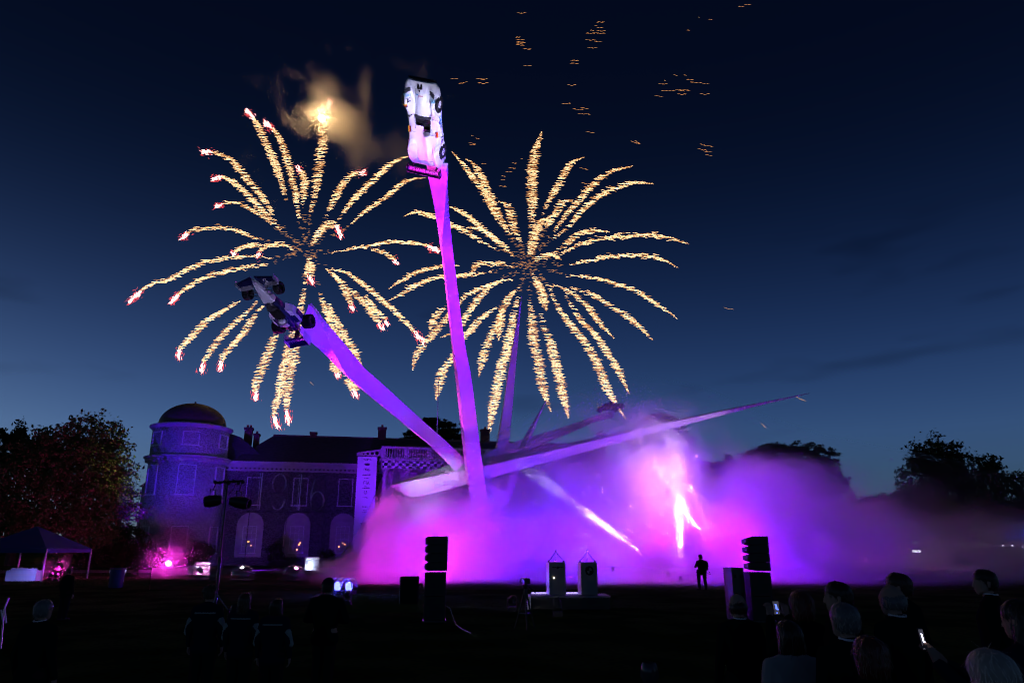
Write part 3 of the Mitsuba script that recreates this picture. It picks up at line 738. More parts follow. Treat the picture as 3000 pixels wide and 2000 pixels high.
RX, RY = (0, 1), (-1, 0)      # readable from in front of the car
decal(racer, RM, racer_z, '15', 1.40, 0.74, RX, RY, 0.24, 'ink_black')
decal(racer, RM, racer_z, 'DELL', 1.64, 0.72, RX, RY, 0.11, 'ink_cyan'); decal(racer, RM, racer_z, 'DELL', 1.60, -0.72, RX, RY, 0.11, 'ink_cyan')
for (cx, cy, rot) in ((1.12, 0.80, 0), (-0.30, 0.80, 1), (-0.33, -0.80, 2)):
    for j, ink in enumerate(('ink_black', 'ink_red', 'ink_gold')):
        if rot == 0: patch(racer, RM, racer_z, cx + (j - 1) * -0.065 * -1 * 1.0, cy, 0.064, 0.26, ('ink_gold', 'ink_red', 'ink_black')[2 - j] if False else ('ink_black', 'ink_red', 'ink_gold')[j], 'flag_stripe')
        elif rot == 1: patch(racer, RM, racer_z, cx, cy + (1 - j) * -0.062, 0.32, 0.061, ink, 'flag_stripe')
        else: patch(racer, RM, racer_z, cx, cy + (1 - j) * 0.062, 0.32, 0.061, ink, 'flag_stripe')
patch(racer, RM, racer_z, 1.74, 0.16, 0.045, 0.20, 'ink_blue', 'stripe'); patch(racer, RM, racer_z, 1.70, -0.05, 0.045, 0.22, 'ink_red', 'stripe')
part(racer, 'badge', MB().lathe([(0.0, 0), (0.05, 0), (0.05, .01), (0, .012)], 18, frame((1.95, 0.0, racer_z(1.95, 0.0) + .012), (1, 0, 0), (0, 1, 0), (0, 0, 1))), 'ink_black', M=RM)


def side_text(text, x, z, h, ink, s=-1):
    t = meshkit.text_mesh(text, h, 0.004, True); b = t.bounds; v = np.array(t.vertices); v[:, 0] -= (b[0][0] + b[1][0]) / 2
    X = x + v[:, 0] * (-s) * -1; Y = s * (half_w(X) * 0.995 + 0.004 + v[:, 2])
    return part(racer, 'lettering', (np.stack([X, Y, z + v[:, 1]], -1), np.asarray(t.faces)), ink, M=RM)


side_text('DELL', 0.30, 0.18, 0.22, 'ink_blue'); side_text('15', -0.62, 0.18, 0.22, 'ink_black')
wg = MB().box((-2.62, -0.96, 0.90), (-2.30, 0.96, 0.925)).hexa(np.array([[-2.66, -0.96, 0.915], [-2.58, -0.96, 0.905], [-2.58, 0.96, 0.905], [-2.66, 0.96, 0.915], [-2.70, -0.96, 0.99], [-2.66, -0.96, 1.0], [-2.66, 0.96, 1.0], [-2.70, 0.96, 0.99]]))
wk = part(racer, 'rear_wing', wg, 'black_paint', M=RM)
for s in (1, -1):
    part(wk, 'end_plate', MB().box((-2.72, s * 0.97 - .012, 0.72), (-2.26, s * 0.97 + .012, 1.02)), 'black_paint', M=RM)
    part(wk, 'strut', MB().hexa(np.array([[-2.25, s * .70 - .02, .5], [-2.05, s * .70 - .02, .5], [-2.05, s * .70 + .02, .5], [-2.25, s * .70 + .02, .5], [-2.5, s * .70 - .02, .9], [-2.35, s * .70 - .02, .9], [-2.35, s * .70 + .02, .9], [-2.5, s * .70 + .02, .9]])), 'black_paint', M=RM)
decal(racer, RM, lambda X, Y: 0.926 + 0 * X, 'Genuine BMW parts', -2.455, 0.0, RX, RY, 0.165, 'ink_white', 0.004)
part(racer, 'splitter', MB().box((1.9, -0.78, .09), (2.44, 0.78, .13)).box((2.28, -.5, .13), (2.42, .5, .24)), 'black_paint', M=RM)
sm = MB()
for (a, b) in (((2.05, 0.24), (0.55, 0.46)), ((0.50, 0.46), (0.50, 0.93)), ((-.40, .46), (-.40, .95)), ((-.40, -.46), (-.40, -.95)), ((0.50, -.46), (0.50, -.93)), ((-1.95, -.5), (-1.95, .5))):
    n = 14; L = [(a[0] + (b[0] - a[0]) * t, a[1] + (b[1] - a[1]) * t) for t in np.linspace(0, 1, n)]
    sm.tube([(x, y, float(racer_z(x, y)) + .002) for x, y in L], .009, 4)
part(racer, 'panel_seam', sm, 'ink_black', M=RM)
df = MB().box((-2.32, -0.85, 0.14), (-2.26, 0.85, 0.40))
part(racer, 'diffuser', df, 'black_paint', M=RM)

# --- the dark single-seater on the leaning beam
FM = place_car(818, 884, 32.2, (-0.555, 0.515, 0.655), (0.835, 0.25, 0.49), 1.0)
single = thing('racing_car', 'dark blue and white single-seat racing car nose up on the leaning beam', 'racing car')


def loft(secs, n=20):
    """secs: (x, half width, z bottom, z top, exponent)."""
    R = []
    for x, w, z0, z1, e in secs:
        t = np.linspace(0, 2 * PI, n, endpoint=False); c, s = np.cos(t), np.sin(t)
        R.append(np.stack([np.full(n, x), w * np.sign(c) * np.abs(c) ** e, (z0 + z1) / 2 + (z1 - z0) / 2 * np.sign(s) * np.abs(s) ** e], -1))
    R = np.array(R)
    v, f = MB().rings(R).mesh()
    if trimesh.Trimesh(v, f, process=False).volume < 0: f = f[:, ::-1]
    return v, f


part(single, 'nose', loft([(2.15, .06, .24, .32, .7), (1.9, .14, .2, .38, .6), (1.3, .24, .18, .50, .5), (0.72, .31, .16, .60, .5)]), 'car_white', 35, FM)
part(single, 'body', loft([(0.72, .312, .16, .60, .5), (0.3, .36, .14, .66, .45), (-0.35, .40, .14, .70, .5), (-0.75, .38, .14, .82, .6), (-1.3, .28, .16, .66, .7), (-1.75, .18, .2, .5, .7)]), 'car_blue', 35, FM)
part(single, 'cockpit', loft([(0.55, .16, .55, .67, .7), (0.25, .27, .5, .70, .6), (-0.3, .29, .5, .735, .6), (-0.5, .2, .6, .74, .7)]), 'ink_black', 35, FM)
part(single, 'windscreen', loft([(0.75, .10, .58, .64, .8), (0.5, .24, .58, .76, .7), (0.36, .27, .6, .80, .8)]), 'lens_dark', 35, FM)
rh = MB().tube([(-0.55, -.24, .6), (-0.56, -.2, .92), (-0.57, 0, 1.0), (-0.56, .2, .92), (-0.55, .24, .6)], 0.03, 8)
part(single, 'roll_hoop', rh, 'steel', 35, FM)
part(single, 'headrest', loft([(-0.42, .14, .6, .86, .6), (-0.62, .2, .6, .94, .6), (-0.95, .16, .6, .84, .7)]), 'car_white', 35, FM)
for s in (1, -1):
    sp = m3.Manifold.extrude(m3.CrossSection([[[0.02, 0.36], [-0.25, 0.62], [-0.75, 0.70], [-1.15, 0.66], [-1.4, 0.3], [-0.3, 0.3]]]), 0.40).translate([0, 0, .12])
    if s < 0: sp = sp.mirror([0, 1, 0])
    k = part(single, 'side_pod', sp, 'car_white', 30, FM)
    part(k, 'side_panel', MB().box((-1.05, s * 0.69 - .03, .18), (-0.5, s * 0.69 + .012, .44)).box((-1.1, s * 0.45 - .15, .521), (-0.55, s * 0.45 + .15, .53)), 'car_blue', M=FM)
    fw = m3.Manifold.extrude(m3.CrossSection([[[2.25, 0.10], [2.0, 0.95], [1.62, 0.97], [1.62, 0.2], [1.85, 0.10]]]), 0.05).translate([0, 0, .18])
    if s < 0: fw = fw.mirror([0, 1, 0])
    k = part(single, 'front_wing', fw, 'car_blue', 30, FM)
    part(k, 'end_plate', MB().box((1.58, s * 0.96 - .012, .08), (2.08, s * 0.96 + .012, .34)), 'car_white', M=FM)
    fl = MB().hexa(np.array([[1.62, s * .3, .235], [1.75, s * .3, .232], [1.75, s * .9, .232], [1.62, s * .9, .235], [1.55, s * .3, .33], [1.57, s * .3, .335], [1.57, s * .9, .335], [1.55, s * .9, .33]]))
    part(k, 'flap', fl, 'car_silver', M=FM)
    wheel(single, FM, (1.28, s * 0.80, 0.29), 0.29, 0.30, s, 0.55); wheel(single, FM, (-1.42, s * 0.80, 0.34), 0.345, 0.44, s, 0.52)
    su = MB()
    for (a, b) in (((1.1, s * .22, .24), (1.28, s * .7, .24)), ((1.45, s * .22, .24), (1.28, s * .7, .26)), ((1.1, s * .24, .44), (1.28, s * .7, .36)), ((1.45, s * .2, .42), (1.28, s * .7, .37)), ((-1.15, s * .25, .22), (-1.42, s * .65, .24)), ((-1.6, s * .2, .24), (-1.42, s * .65, .26)), ((-1.2, s * .25, .45), (-1.42, s * .65, .42))):
        su.tube([a, b], 0.022, 6)
    part(single, 'suspension', su, 'steel', 35, FM)
    part(single, 'exhaust', MB().tube([(-0.9, s * .32, .5), (-1.3, s * .3, .55), (-1.75, s * .2, .5)], 0.05, 8), 'steel', 35, FM)
en = MB().box((-1.5, -.2, .25), (-0.9, .2, .55)); en.box((-1.4, -.28, .45), (-1.0, .28, .62)); en.lathe([(0.1, 0), (.13, .12), (.02, .16)], 14, frame((-1.1, 0, .66), (1, 0, 0), (0, 1, 0), (0, 0, 1)))
part(single, 'engine', en, 'dark_steel', M=FM)
rw = MB().box((-2.15, -.52, .97), (-1.70, .52, 1.0)); rw.hexa(np.array([[-2.2, -.52, .99], [-2.12, -.52, .98], [-2.12, .52, .98], [-2.2, .52, .99], [-2.28, -.52, 1.10], [-2.24, -.52, 1.11], [-2.24, .52, 1.11], [-2.28, .52, 1.10]]))
wk = part(single, 'rear_wing', rw, 'car_blue', M=FM)
for s in (1, -1):
    part(wk, 'end_plate', MB().box((-2.30, s * .53 - .012, .68), (-1.64, s * .53 + .012, 1.13)), 'car_white', M=FM)
part(wk, 'post', MB().box((-2.0, -.05, .45), (-1.75, .05, .97)), 'black_paint', M=FM)
decal(single, FM, lambda X, Y: 1.001 + 0 * X, 'Parmalat', -1.925, 0.0, RX, RY, 0.20, 'ink_white', 0.004)
decal(single, FM, lambda X, Y: 0.232 + 0 * X, '5', 1.86, -0.45, RX, RY, 0.26, 'ink_white', 0.004)

# --- vintage roadster at the far tip
VM = place_car(1790, 1203, 76.0, (0.80, 0.02, 0.60), (-0.55, -0.30, 0.78), 0.82)
vint = thing('vintage_car', 'small silver vintage roadster with round wings on the far beam tip', 'vintage car')
part(vint, 'body', loft([(1.85, .16, .35, .62, .8), (1.5, .30, .3, .82, .7), (0.7, .44, .3, .92, .6), (0.1, .56, .28, .92, .6), (-0.7, .60, .28, .88, .6), (-1.4, .50, .3, .80, .7), (-1.9, .22, .4, .62, .8)]), 'car_silver', 40, VM)
part(vint, 'cockpit', loft([(0.15, .3, .8, .93, .6), (-0.3, .45, .75, .94, .6), (-0.9, .40, .75, .91, .6)]), 'ink_black', 40, VM)
part(vint, 'windscreen', MB().hexa(np.array([[.22, -.5, .88], [.24, -.5, .88], [.24, .5, .88], [.22, .5, .88], [.05, -.46, 1.18], [.07, -.46, 1.18], [.07, .46, 1.18], [.05, .46, 1.18]])), 'lens_dark', M=VM)
part(vint, 'seat', MB().tm(hull([((-.75, -.25, .9), .12), ((-.75, .25, .9), .12), ((-.62, -.25, .7), .12), ((-.62, .25, .7), .12)])), 'rubber', 40, VM)
for s in (1, -1):
    for (xw, L) in ((1.25, .62), (-1.2, .62)):
        k = part(vint, 'wing', hull([((xw + .42, s * .66, .42), .14), ((xw + .1, s * .66, .62), .17), ((xw - .3, s * .66, .52), .15), ((xw - .55, s * .66, .32), .10)]), 'car_silver', 40, VM)
        wheel(vint, VM, (xw, s * .74, .34), .345, .17, s, 0.72)
    part(vint, 'headlight', MB().tm(hull([((1.62, s * .42, .72), .12), ((1.45, s * .42, .72), .08)])), 'car_silver', 40, VM)
    part(vint, 'running_board', MB().box((-.75, s * .6 - .1, .26), (.75, s * .6 + .1, .32)), 'car_silver', M=VM)

# ------------------------------------------------------------------ fireworks high behind the house
# Each trail: burst, its course, and whether it ends in a hot pink tip.
TRAILS = [
    ('L', '839,588 823,530 801,468 774,410 743,347 721,323', 'tip'),
    ('L', '877,646 863,553 846,486 823,414 796,374 774,356', 'tip'),
    ('L', '886,602 892,548 888,508 870,490', 'tip'),
    ('L', '910,624 926,553 939,450 950,370 962,321 967,292', 'tip'),
    ('L', '810,651 779,593 729,530 680,472 640,450 591,440', 'tip'),
    ('L', '819,673 779,629 729,575 689,539 654,519 622,524', 'tip'),
    ('L', '801,660 765,633 721,606 680,593 658,595 631,604', 'tip'),
    ('L', '774,704 729,691 685,673 627,667 564,675 531,696', 'tip'),
    ('L', '859,731 832,718 796,718 770,727 754,749', 'tip'),
    ('L', '779,718 734,718 703,727 680,745', 'tip'),
    ('L', '796,758 734,751 662,756 591,771 542,794 493,821 439,834 379,881', 'tip'),
    ('L', '796,771 734,780 662,794 600,812 560,834 529,856 501,885', 'tip'),
    ('L', '917,718 935,682 962,655 988,667 1000,693', 'hot'),
    ('L', '957,633 984,575 1011,530 1038,508 1069,504', 'tip'),
    ('L', '993,642 1033,588 1082,539 1127,495 1167,468 1198,459', ''),
    ('L', '1020,664 1064,624 1109,593 1154,557 1189,530 1247,521', ''),
    ('L', '975,740 1020,731 1087,718 1154,709 1221,713 1285,731', 'tip'),
    ('L', '1082,729 1118,736 1145,754 1162,767', 'tip'),
    ('L', '904,754 910,785 906,807 916,827', 'hot'),
    ('L', '945,781 979,806 1009,840 1020,874 1035,906', 'tip'),
    ('L', '958,785 1013,798 1064,832 1107,870 1158,913 1200,955 1239,998', 'tip'),
    ('L', '1013,840 1047,866 1081,900 1103,934 1120,961', 'tip'),
    ('L', '1069,862 1090,896 1111,917 1137,947', 'tip'),
    ('L', '937,845 945,883 962,930 988,985 1009,1023', ''),
    ('L', '962,887 979,930 1001,972 1030,1019 1060,1070', ''),
    ('L', '894,823 890,857 881,896 873,947 864,1006 858,1061 847,1104 841,1151 839,1189 847,1239', 'tip'),
    ('L', '856,955 845,1006 837,1049 826,1095 818,1151 807,1189 803,1214 813,1248', 'tip'),
    ('L', '822,938 809,972 788,1027 771,1070 758,1104 749,1134 748,1170', 'tip'),
    ('L', '771,896 745,925 716,972 686,1006 656,1040 643,1081', 'tip'),
    ('L', '754,883 716,921 677,955 639,998 609,1040 594,1066 592,1087', 'tip'),
    ('L', '707,879 656,908 609,938 575,972 546,1002 525,1027 523,1047', 'tip'),
    ('L', '971,1057 984,1083 993,1102', 'hot'),
    ('L', '1011,1102 1030,1129 1046,1159', 'hot'),
    ('R', '1525,711 1504,665 1495,622 1483,597 1461,590', ''),
    ('R', '1495,690 1466,639 1440,588 1415,529 1389,482 1364,465', ''),
    ('R', '1470,665 1436,605 1406,550 1376,507 1347,469 1323,444', ''),
    ('R', '1555,682 1559,622 1559,554 1561,490 1572,435 1589,384', ''),
    ('R', '1549,754 1561,711 1572,673 1589,643 1608,648', 'hot'),
    ('R', '1593,682 1610,648 1631,622 1648,592 1680,588', ''),
    ('R', '1589,626 1619,571 1648,520 1674,478 1712,461', ''),
    ('R', '1614,690 1661,626 1695,588 1738,541 1780,507 1855,486', ''),
    ('R', '1619,699 1665,665 1708,614 1755,575 1806,550 1857,535 1916,539', 'tip'),
    ('R', '1623,741 1665,711 1695,686 1738,675 1785,680', ''),
    ('R', '1631,750 1674,728 1716,711 1780,697 1865,690 1929,690 1972,701 2018,715', 'tip'),
    ('R', '1563,767 1589,752 1619,748 1644,762', 'hot'),
    ('R', '1657,779 1716,765 1780,752 1844,748 1908,752 1950,765 1986,784', 'tip'),
    ('R', '1661,809 1716,811 1772,822 1823,839 1865,852 1929,894 1984,933', 'tip'),
    ('R', '1602,835 1648,843 1695,873 1729,907 1755,945 1780,971 1799,991', ''),
    ('R', '1674,843 1729,860 1780,890 1831,924 1870,954 1914,998', 'tip'),
    ('R', '1559,801 1576,830 1589,869 1601,911', ''),
    ('R', '1610,842 1635,899 1671,950 1703,989 1747,1059 1786,1154 1834,1227', 'tip'),
    ('R', '1658,867 1703,938 1741,976 1779,1033 1811,1084 1844,1154', ''),
    ('R', '1552,880 1559,931 1564,995 1579,1071 1594,1148 1614,1205', ''),
    ('R', '1584,918 1597,963 1614,1008 1639,1110 1666,1227', 'tip'),
    ('R', '1525,839 1491,869 1470,915 1464,958 1461,998', ''),
    ('R', '1518,861 1505,918 1490,1008 1467,1084 1448,1173 1430,1279', ''),
    ('R', '1480,893 1454,950 1422,1020 1403,1103', ''),
    ('R', '1500,818 1457,826 1415,860 1372,915 1338,966 1291,988', ''),
    ('R', '1470,822 1423,839 1381,856 1349,873', ''),
    ('R', '1461,898 1415,928 1372,975 1351,1005', ''),
    ('R', '1365,867 1320,918 1276,969 1224,1033 1209,1084', ''),
    ('R', '1308,894 1279,924 1259,966', ''),
    ('R', '1504,784 1466,771 1419,771 1398,775 1381,801', ''),
    ('R', '1449,796 1398,801 1355,807 1300,811 1262,818 1206,843 1172,864 1138,881', ''),
    ('R', '1355,775 1291,779 1228,796 1177,822 1138,847', ''),
    ('R', '1504,750 1470,716 1432,686 1398,669 1366,667', ''),
    ('R', '1453,711 1398,656 1355,622 1315,605', ''),
    ('R', '1449,728 1398,699 1364,677 1317,656 1279,639 1245,628 1211,622 1183,635', ''),
    ('R', '1358,989 1327,1046 1295,1091 1278,1171', '')]
SPARKS = '1514,39,1542,38 1510,110,1525,108 1512,117,1537,116 1513,123,1537,123 1513,127,1540,126 1511,132,1537,132 1532,144,1557,143 1533,192,1558,192 1748,66,1771,64 1742,75,1750,75 1748,82,1767,81 1748,90,1775,91 1717,98,1773,98 1728,89,1741,88 1714,116,1744,118 1742,121,1764,122 1721,140,1750,141 1670,186,1696,185 1671,177,1696,176 1662,249,1689,250 1973,220,1985,220 2003,220,2012,221 1946,235,1951,237 1928,245,1957,247 2010,233,2033,232 2021,241,2046,242 2048,242,2078,247 1937,265,1978,266 1978,263,2021,266 1989,264,2007,267 1917,280,1942,282 1983,276,2012,277 2051,275,2080,277 1717,386,1741,388 1848,413,1876,423 2050,422,2089,431 2044,435,2071,442 2064,444,2085,445 2066,453,2087,455 2162,20,2180,18 2180,15,2200,12 2046,51,2051,52 2075,57,2087,57 2012,89,2021,88 1403,232,1430,231 1400,244,1432,243 1692,332,1730,336 1646,303,1673,304 1700,317,1725,317 1678,320,1710,322 1500,478,1514,477 1491,491,1510,492 1481,502,1500,503 1469,515,1481,516 1467,526,1480,527 1462,546,1484,545 1703,535,1730,541 1710,547,1730,551 1698,492,1723,496 1410,479,1425,480 1525,464,1532,465 1320,231,1343,230 1343,245,1371,241 1394,232,1420,231 1400,243,1420,244 1380,397,1387,398 1394,405,1405,406 1373,417,1394,421 1376,423,1393,424 2330,1160,2360,1175 2121,900,2148,907 1860,412,1875,420 908,1118,918,1126 2230,1240,2245,1252'
BY = 150.0
CEN = {'L': px(899, 731, BY), 'R': px(1546, 758, BY)}
RAD = {'L': 47.0, 'R': 44.0}
burst = {'L': thing('firework', 'golden firework burst with pink glowing tips, behind the single-seat racing car', 'firework', 'golden firework bursts'),
         'R': thing('firework', 'golden willow firework burst without pink tips, right of the tallest beam', 'firework', 'golden firework bursts')}
UPV, RTV = V(0, 0, 1), V(1, 0, 0)


def ember(mb, c, d, r):
    """One spark: a slim glowing sliver, centre c, half-vector d, radius r, bent a little."""
    n1 = unit(np.cross(d, V(0.1, 1, 0.05))) * r; n2 = unit(np.cross(d, n1)) * r
    k = n1 * rng.uniform(-1.0, 1.0)
    mb.add([c - d, c + d, c + n1 + k, c + n2 * 0.9 + k, c - n1 * 0.9 + k, c - n2 + k], [[0, 3, 2], [0, 4, 3], [0, 5, 4], [0, 2, 5], [1, 2, 3], [1, 3, 4], [1, 4, 5], [1, 5, 2]])


scene['ember'] = {'type': 'diffuse', 'reflectance': {'type': 'rgb', 'value': [0.05, 0.05, 0.05]}}
OCT = np.array([[0, 3, 2], [0, 4, 3], [0, 5, 4], [0, 2, 5], [1, 2, 3], [1, 3, 4], [1, 4, 5], [1, 5, 2]])


def embers(C, D, R):
    """Many sparks at once: centres, half-vectors, radii."""
    n1 = np.cross(D, V(0.1, 1, 0.05)); n1 /= np.linalg.norm(n1, axis=1, keepdims=True); n2 = np.cross(D, n1); n2 /= np.linalg.norm(n2, axis=1, keepdims=True)
    R = R[:, None]; n1, n2 = n1 * R, n2 * R
    v = np.stack([C - D, C + D, C + n1, C + n2, C - n1, C - n2], 1).reshape(-1, 3)
    return v, (OCT[None] + 6 * np.arange(len(C))[:, None, None]).reshape(-1, 3)


def pxs(u, v, y):
    a, b = (u - 1500) / FPX, (1000 - v) / FPX
    d = np.stack([a, math.cos(PITCH) - b * math.sin(PITCH), math.sin(PITCH) + b * math.cos(PITCH)], 1)
    return EYE + d * (y / d[:, 1])[:, None]


for n_tr, (bk, course, kind) in enumerate(TRAILS):
    P = np.array([list(map(float, q.split(','))) for q in course.split()])
    c0_ = np.array([899, 731] if bk == 'L' else [1546, 758], float)
    P = interp(P, 60)
    seg = np.linalg.norm(np.diff(P, axis=0), axis=1); S = np.concatenate([[0], np.cumsum(seg)]); L = S[-1]
    cen = CEN[bk]
    # depth: the burst is a ball, each star flies to its own side of it
    off = np.linalg.norm((px(*P[-1], BY) - cen)[[0, 2]]); dep = math.sqrt(max(RAD[bk] ** 2 - off ** 2, 0)) * (1 if n_tr % 2 else -1) * 0.8
    WV, DV = (1.15, 1.0) if kind == 'hot' else (rng.uniform(0.85, 1.15), rng.choice([0.60, 0.8, 1.0]))
    out = {'warm': [], 'cool': [], 'hot': [], 'halo': []}
    # rungs of glowing sparks that the wind carries sideways off the falling star
    s = np.arange(0, L, 2.1); s = s + rng.normal(0, 0.7, len(s)); s = np.clip(s, 0, L); f = s / L
    keep = rng.random(len(s)) < np.minimum(1, 0.28 + f * 3.0) * (0.80 + 0.20 * DV)
    s, f = s[keep], f[keep]
    cx, cy = np.interp(s, S, P[:, 0]), np.interp(s, S, P[:, 1])
    tx_, ty_ = np.gradient(P[:, 0], S), np.gradient(P[:, 1], S)
    sx = np.abs(np.interp(s, S, tx_))
    wid = (12 + 16 * np.minimum(1, f * 3.0)) * WV * np.where(f < 0.78, 1, np.maximum(0.16, 1 - (f - 0.78) / 0.25))
    wid = wid * (1 - 0.25 * sx)
    tilt = rng.normal(-0.05 if bk == 'L' else 0.06, 0.06, len(s))
    ox = rng.normal(0, 0.10, len(s)) * wid; oy = rng.normal(0, 0.17, len(s)) * wid * sx ** 2
    half = wid * 0.5 * rng.uniform(0.70, 1.08, len(s)); ph = rng.uniform(0, 6.3, len(s))
    tipm = (f > 0.91) & (kind == 'tip') & (bk == 'L') | (f > 0.75) & (kind == 'hot') & (bk == 'L')
    warm = rng.random(len(s)) < (0.42 + 0.42 * DV) * np.where(f > 0.9, .6, 1)
    y0 = BY + dep * np.minimum(1, f * 1.1)
    for j, t in enumerate((-0.66, 0.0, 0.66)):
        u = cx + ox + t * half; v = cy + oy + t * half * np.tan(tilt) + 0.8 * np.sin(ph + 2.6 * t) + rng.normal(0, 0.25, len(s))
        k = y0 / 2100 / 0.80; hl = half * 0.42; an = tilt + 0.30 * np.cos(ph + 2.6 * t) * 0.5
        C = pxs(u, v, y0); D = (RTV[None] * np.cos(an)[:, None] - UPV[None] * np.sin(an)[:, None]) * (hl * k)[:, None]
        R = rng.uniform(0.42, 0.82, len(s)) * k * (1.0 if j == 1 else 0.85)
        bright = warm & (rng.random(len(s)) < (0.95 if j == 1 else 0.72))
        for nm, mk in (('warm', bright & ~tipm), ('cool', ~bright & ~tipm)):
            if mk.any(): out[nm].append((C[mk], D[mk], R[mk]))
    if tipm.any():
        for nm, n, sp, r0, ln in (('hot', 3, 3.4, 0.75, 6), ('halo', 5, 6.0, 0.55, 5)):  # red halo streaks stand in for the bloom round hot tips
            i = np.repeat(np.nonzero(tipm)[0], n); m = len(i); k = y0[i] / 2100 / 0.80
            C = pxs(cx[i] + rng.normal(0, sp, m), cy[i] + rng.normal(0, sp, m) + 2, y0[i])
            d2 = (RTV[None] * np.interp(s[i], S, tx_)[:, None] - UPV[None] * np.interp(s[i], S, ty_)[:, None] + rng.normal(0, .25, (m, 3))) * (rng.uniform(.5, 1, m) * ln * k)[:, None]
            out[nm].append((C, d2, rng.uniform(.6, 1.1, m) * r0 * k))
    if np.linalg.norm(P[0] - c0_) < 150:                    # a few last sparks still near the middle of the burst
        n = int(np.linalg.norm(P[0] - c0_) / 7); g = rng.uniform(.15, 1, n); k = BY / 2100 / .8
        q = c0_ + (P[0] - c0_) * g[:, None] + rng.normal(0, 3, (n, 2))
        out['cool'].append((pxs(q[:, 0], q[:, 1], np.full(n, BY)), (RTV[None] - UPV[None] * rng.normal(0, .12, (n, 1))) * (rng.uniform(2, 7, (n, 1)) * k), rng.uniform(.25, .45, n) * k))
    trail = None
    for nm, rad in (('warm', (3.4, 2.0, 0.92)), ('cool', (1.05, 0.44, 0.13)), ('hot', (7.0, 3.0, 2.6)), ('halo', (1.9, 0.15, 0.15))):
        if not out[nm]: continue
        vf = embers(*[np.concatenate([q[i] for q in out[nm]]) for i in range(3)])
        if trail is None:
            trail = part(burst[bk], 'trail', vf, 'ember', emitter=glow(rad, 0.006), kind='stuff')
        else:
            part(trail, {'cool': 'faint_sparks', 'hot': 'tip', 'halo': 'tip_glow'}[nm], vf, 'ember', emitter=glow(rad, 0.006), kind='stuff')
sb = MB()
for q in SPARKS.split():
    a, b, c, d = map(float, q.split(','))
    n = max(2, int(abs(c - a) / 9))
    y = BY + rng.uniform(-20, 10); k = y / 2100 / 0.8
    for i in range(n):
        f = (i + 0.5) / n; u0, v0 = a + (c - a) * f, b + (d - b) * f + 1.2 * math.sin(i * 1.9)
        ember(sb, px(u0, v0, y), (RTV * (c - a) - UPV * (d - b)) * 0.55 / n * k, rng.uniform(0.34, 0.62) * k)
part('', 'drifting_sparks', sb, 'ember', emitter=glow((1.5, 0.60, 0.17), 0.006))
labels['drifting_sparks'] = {'label': 'loose orange sparks drifting high above the firework bursts', 'category': 'sparks', 'kind': 'stuff'}

# a fresh shell flashing inside its own cloud of powder smoke
FL = px(943, 347, BY)
fl = thing('shell_flash', 'small round white-gold flash in the smoke above the left firework', 'firework', None)
part(fl, 'core', m3.Manifold.sphere(0.85, 24).translate(FL.tolist()), 'ember', True, emitter=glow((14, 9.5, 4.2), 0.002))
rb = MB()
for a in np.linspace(0, 2 * PI, 19)[:-1]:  # glowing slivers shaped as the glare of the flash
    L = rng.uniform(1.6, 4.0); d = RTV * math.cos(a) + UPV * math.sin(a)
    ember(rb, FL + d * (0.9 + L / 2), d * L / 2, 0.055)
part(fl, 'glare_ray', rb, 'ember', emitter=glow((1.7, 0.85, 0.25), 0.0005), kind='stuff')
bulb('flash_light', FL + V(0, -2.0, 0), (1.0, 0.66, 0.30), 330, 1.6)


def volume(name, lo, hi, dens, albedo, label, hull_mesh=None):
    """A cloud of smoke: density grid (z, y, x) in 1/m inside a box."""
    lo, hi = np.array(lo, float), np.array(hi, float)
    to = T().translate(lo.tolist()) @ T().scale((hi - lo).tolist())
    if hull_mesh is None:
        scene[name] = {'type': 'cube', 'to_world': T().translate(((lo + hi) / 2).tolist()) @ T().scale(((hi - lo) / 2).tolist()), 'bsdf': {'type': 'null'}}
    else:                                                  # an added, nearly clear skin round the cloud, there for the denoiser
        scene[name] = mikit.ply(hull_mesh, 'denoise_skin', smooth=True)
    scene[name].update({
                   'interior': {'type': 'heterogeneous', 'albedo': {'type': 'rgb', 'value': list(albedo)}, 'scale': 1.0,
                                'sigma_t': {'type': 'gridvolume', 'grid': mi.VolumeGrid(np.ascontiguousarray(dens[..., None], np.float32)), 'to_world': to, 'filter_type': 'trilinear', 'wrap_mode': 'clamp'},
                                'phase': {'type': 'hg', 'g': 0.25}}})
    labels[name] = {'label': label, 'category': 'smoke', 'kind': 'stuff'}


def cells(lo, hi, n):
    """Centres of an (nz, ny, nx) grid as arrays X, Y, Z."""
    ax = [np.linspace(lo[i], hi[i], n[i]) for i in range(3)]
    Z, Y, X = np.meshgrid(ax[2], ax[1], ax[0], indexing='ij')
    return X, Y, Z


lo, hi = px(640, 560, BY) + V(0, -12, 0), px(1360, 170, BY) + V(0, 14, 0)
lo[1], hi[1] = BY - 12, BY + 14
X, Y, Z = cells(lo, hi, (96, 40, 64))
q = np.stack([X * 0.16, Y * 0.13, Z * 0.16], -1)
wp = np.stack([meshkit.fbm(q * 1.4 + 5.1, 3), meshkit.fbm(q * 1.4 + 9.7, 3), meshkit.fbm(q * 1.4 + 2.3, 3)], -1)
nz = meshkit.fbm(q * 1.15 + wp * 1.6, 5)
body = 0
for (u, v, su, sv, w) in ((985, 335, 75, 60, 1.0), (1075, 260, 22, 60, 0.7), (1030, 395, 75, 55, 0.8), (820, 275, 45, 22, 0.45), (940, 250, 60, 40, 0.55), (1150, 450, 80, 45, 0.55), (1000, 470, 120, 30, 0.4), (890, 310, 50, 60, 0.5)):
    c = px(u, v, BY); k = BY / 2100 / 0.80
    body = body + w * np.exp(-((X - c[0]) / (su * k)) ** 2 - ((Z - c[2]) / (sv * k * 1.1)) ** 2 - ((Y - c[1]) / 6.5) ** 2)
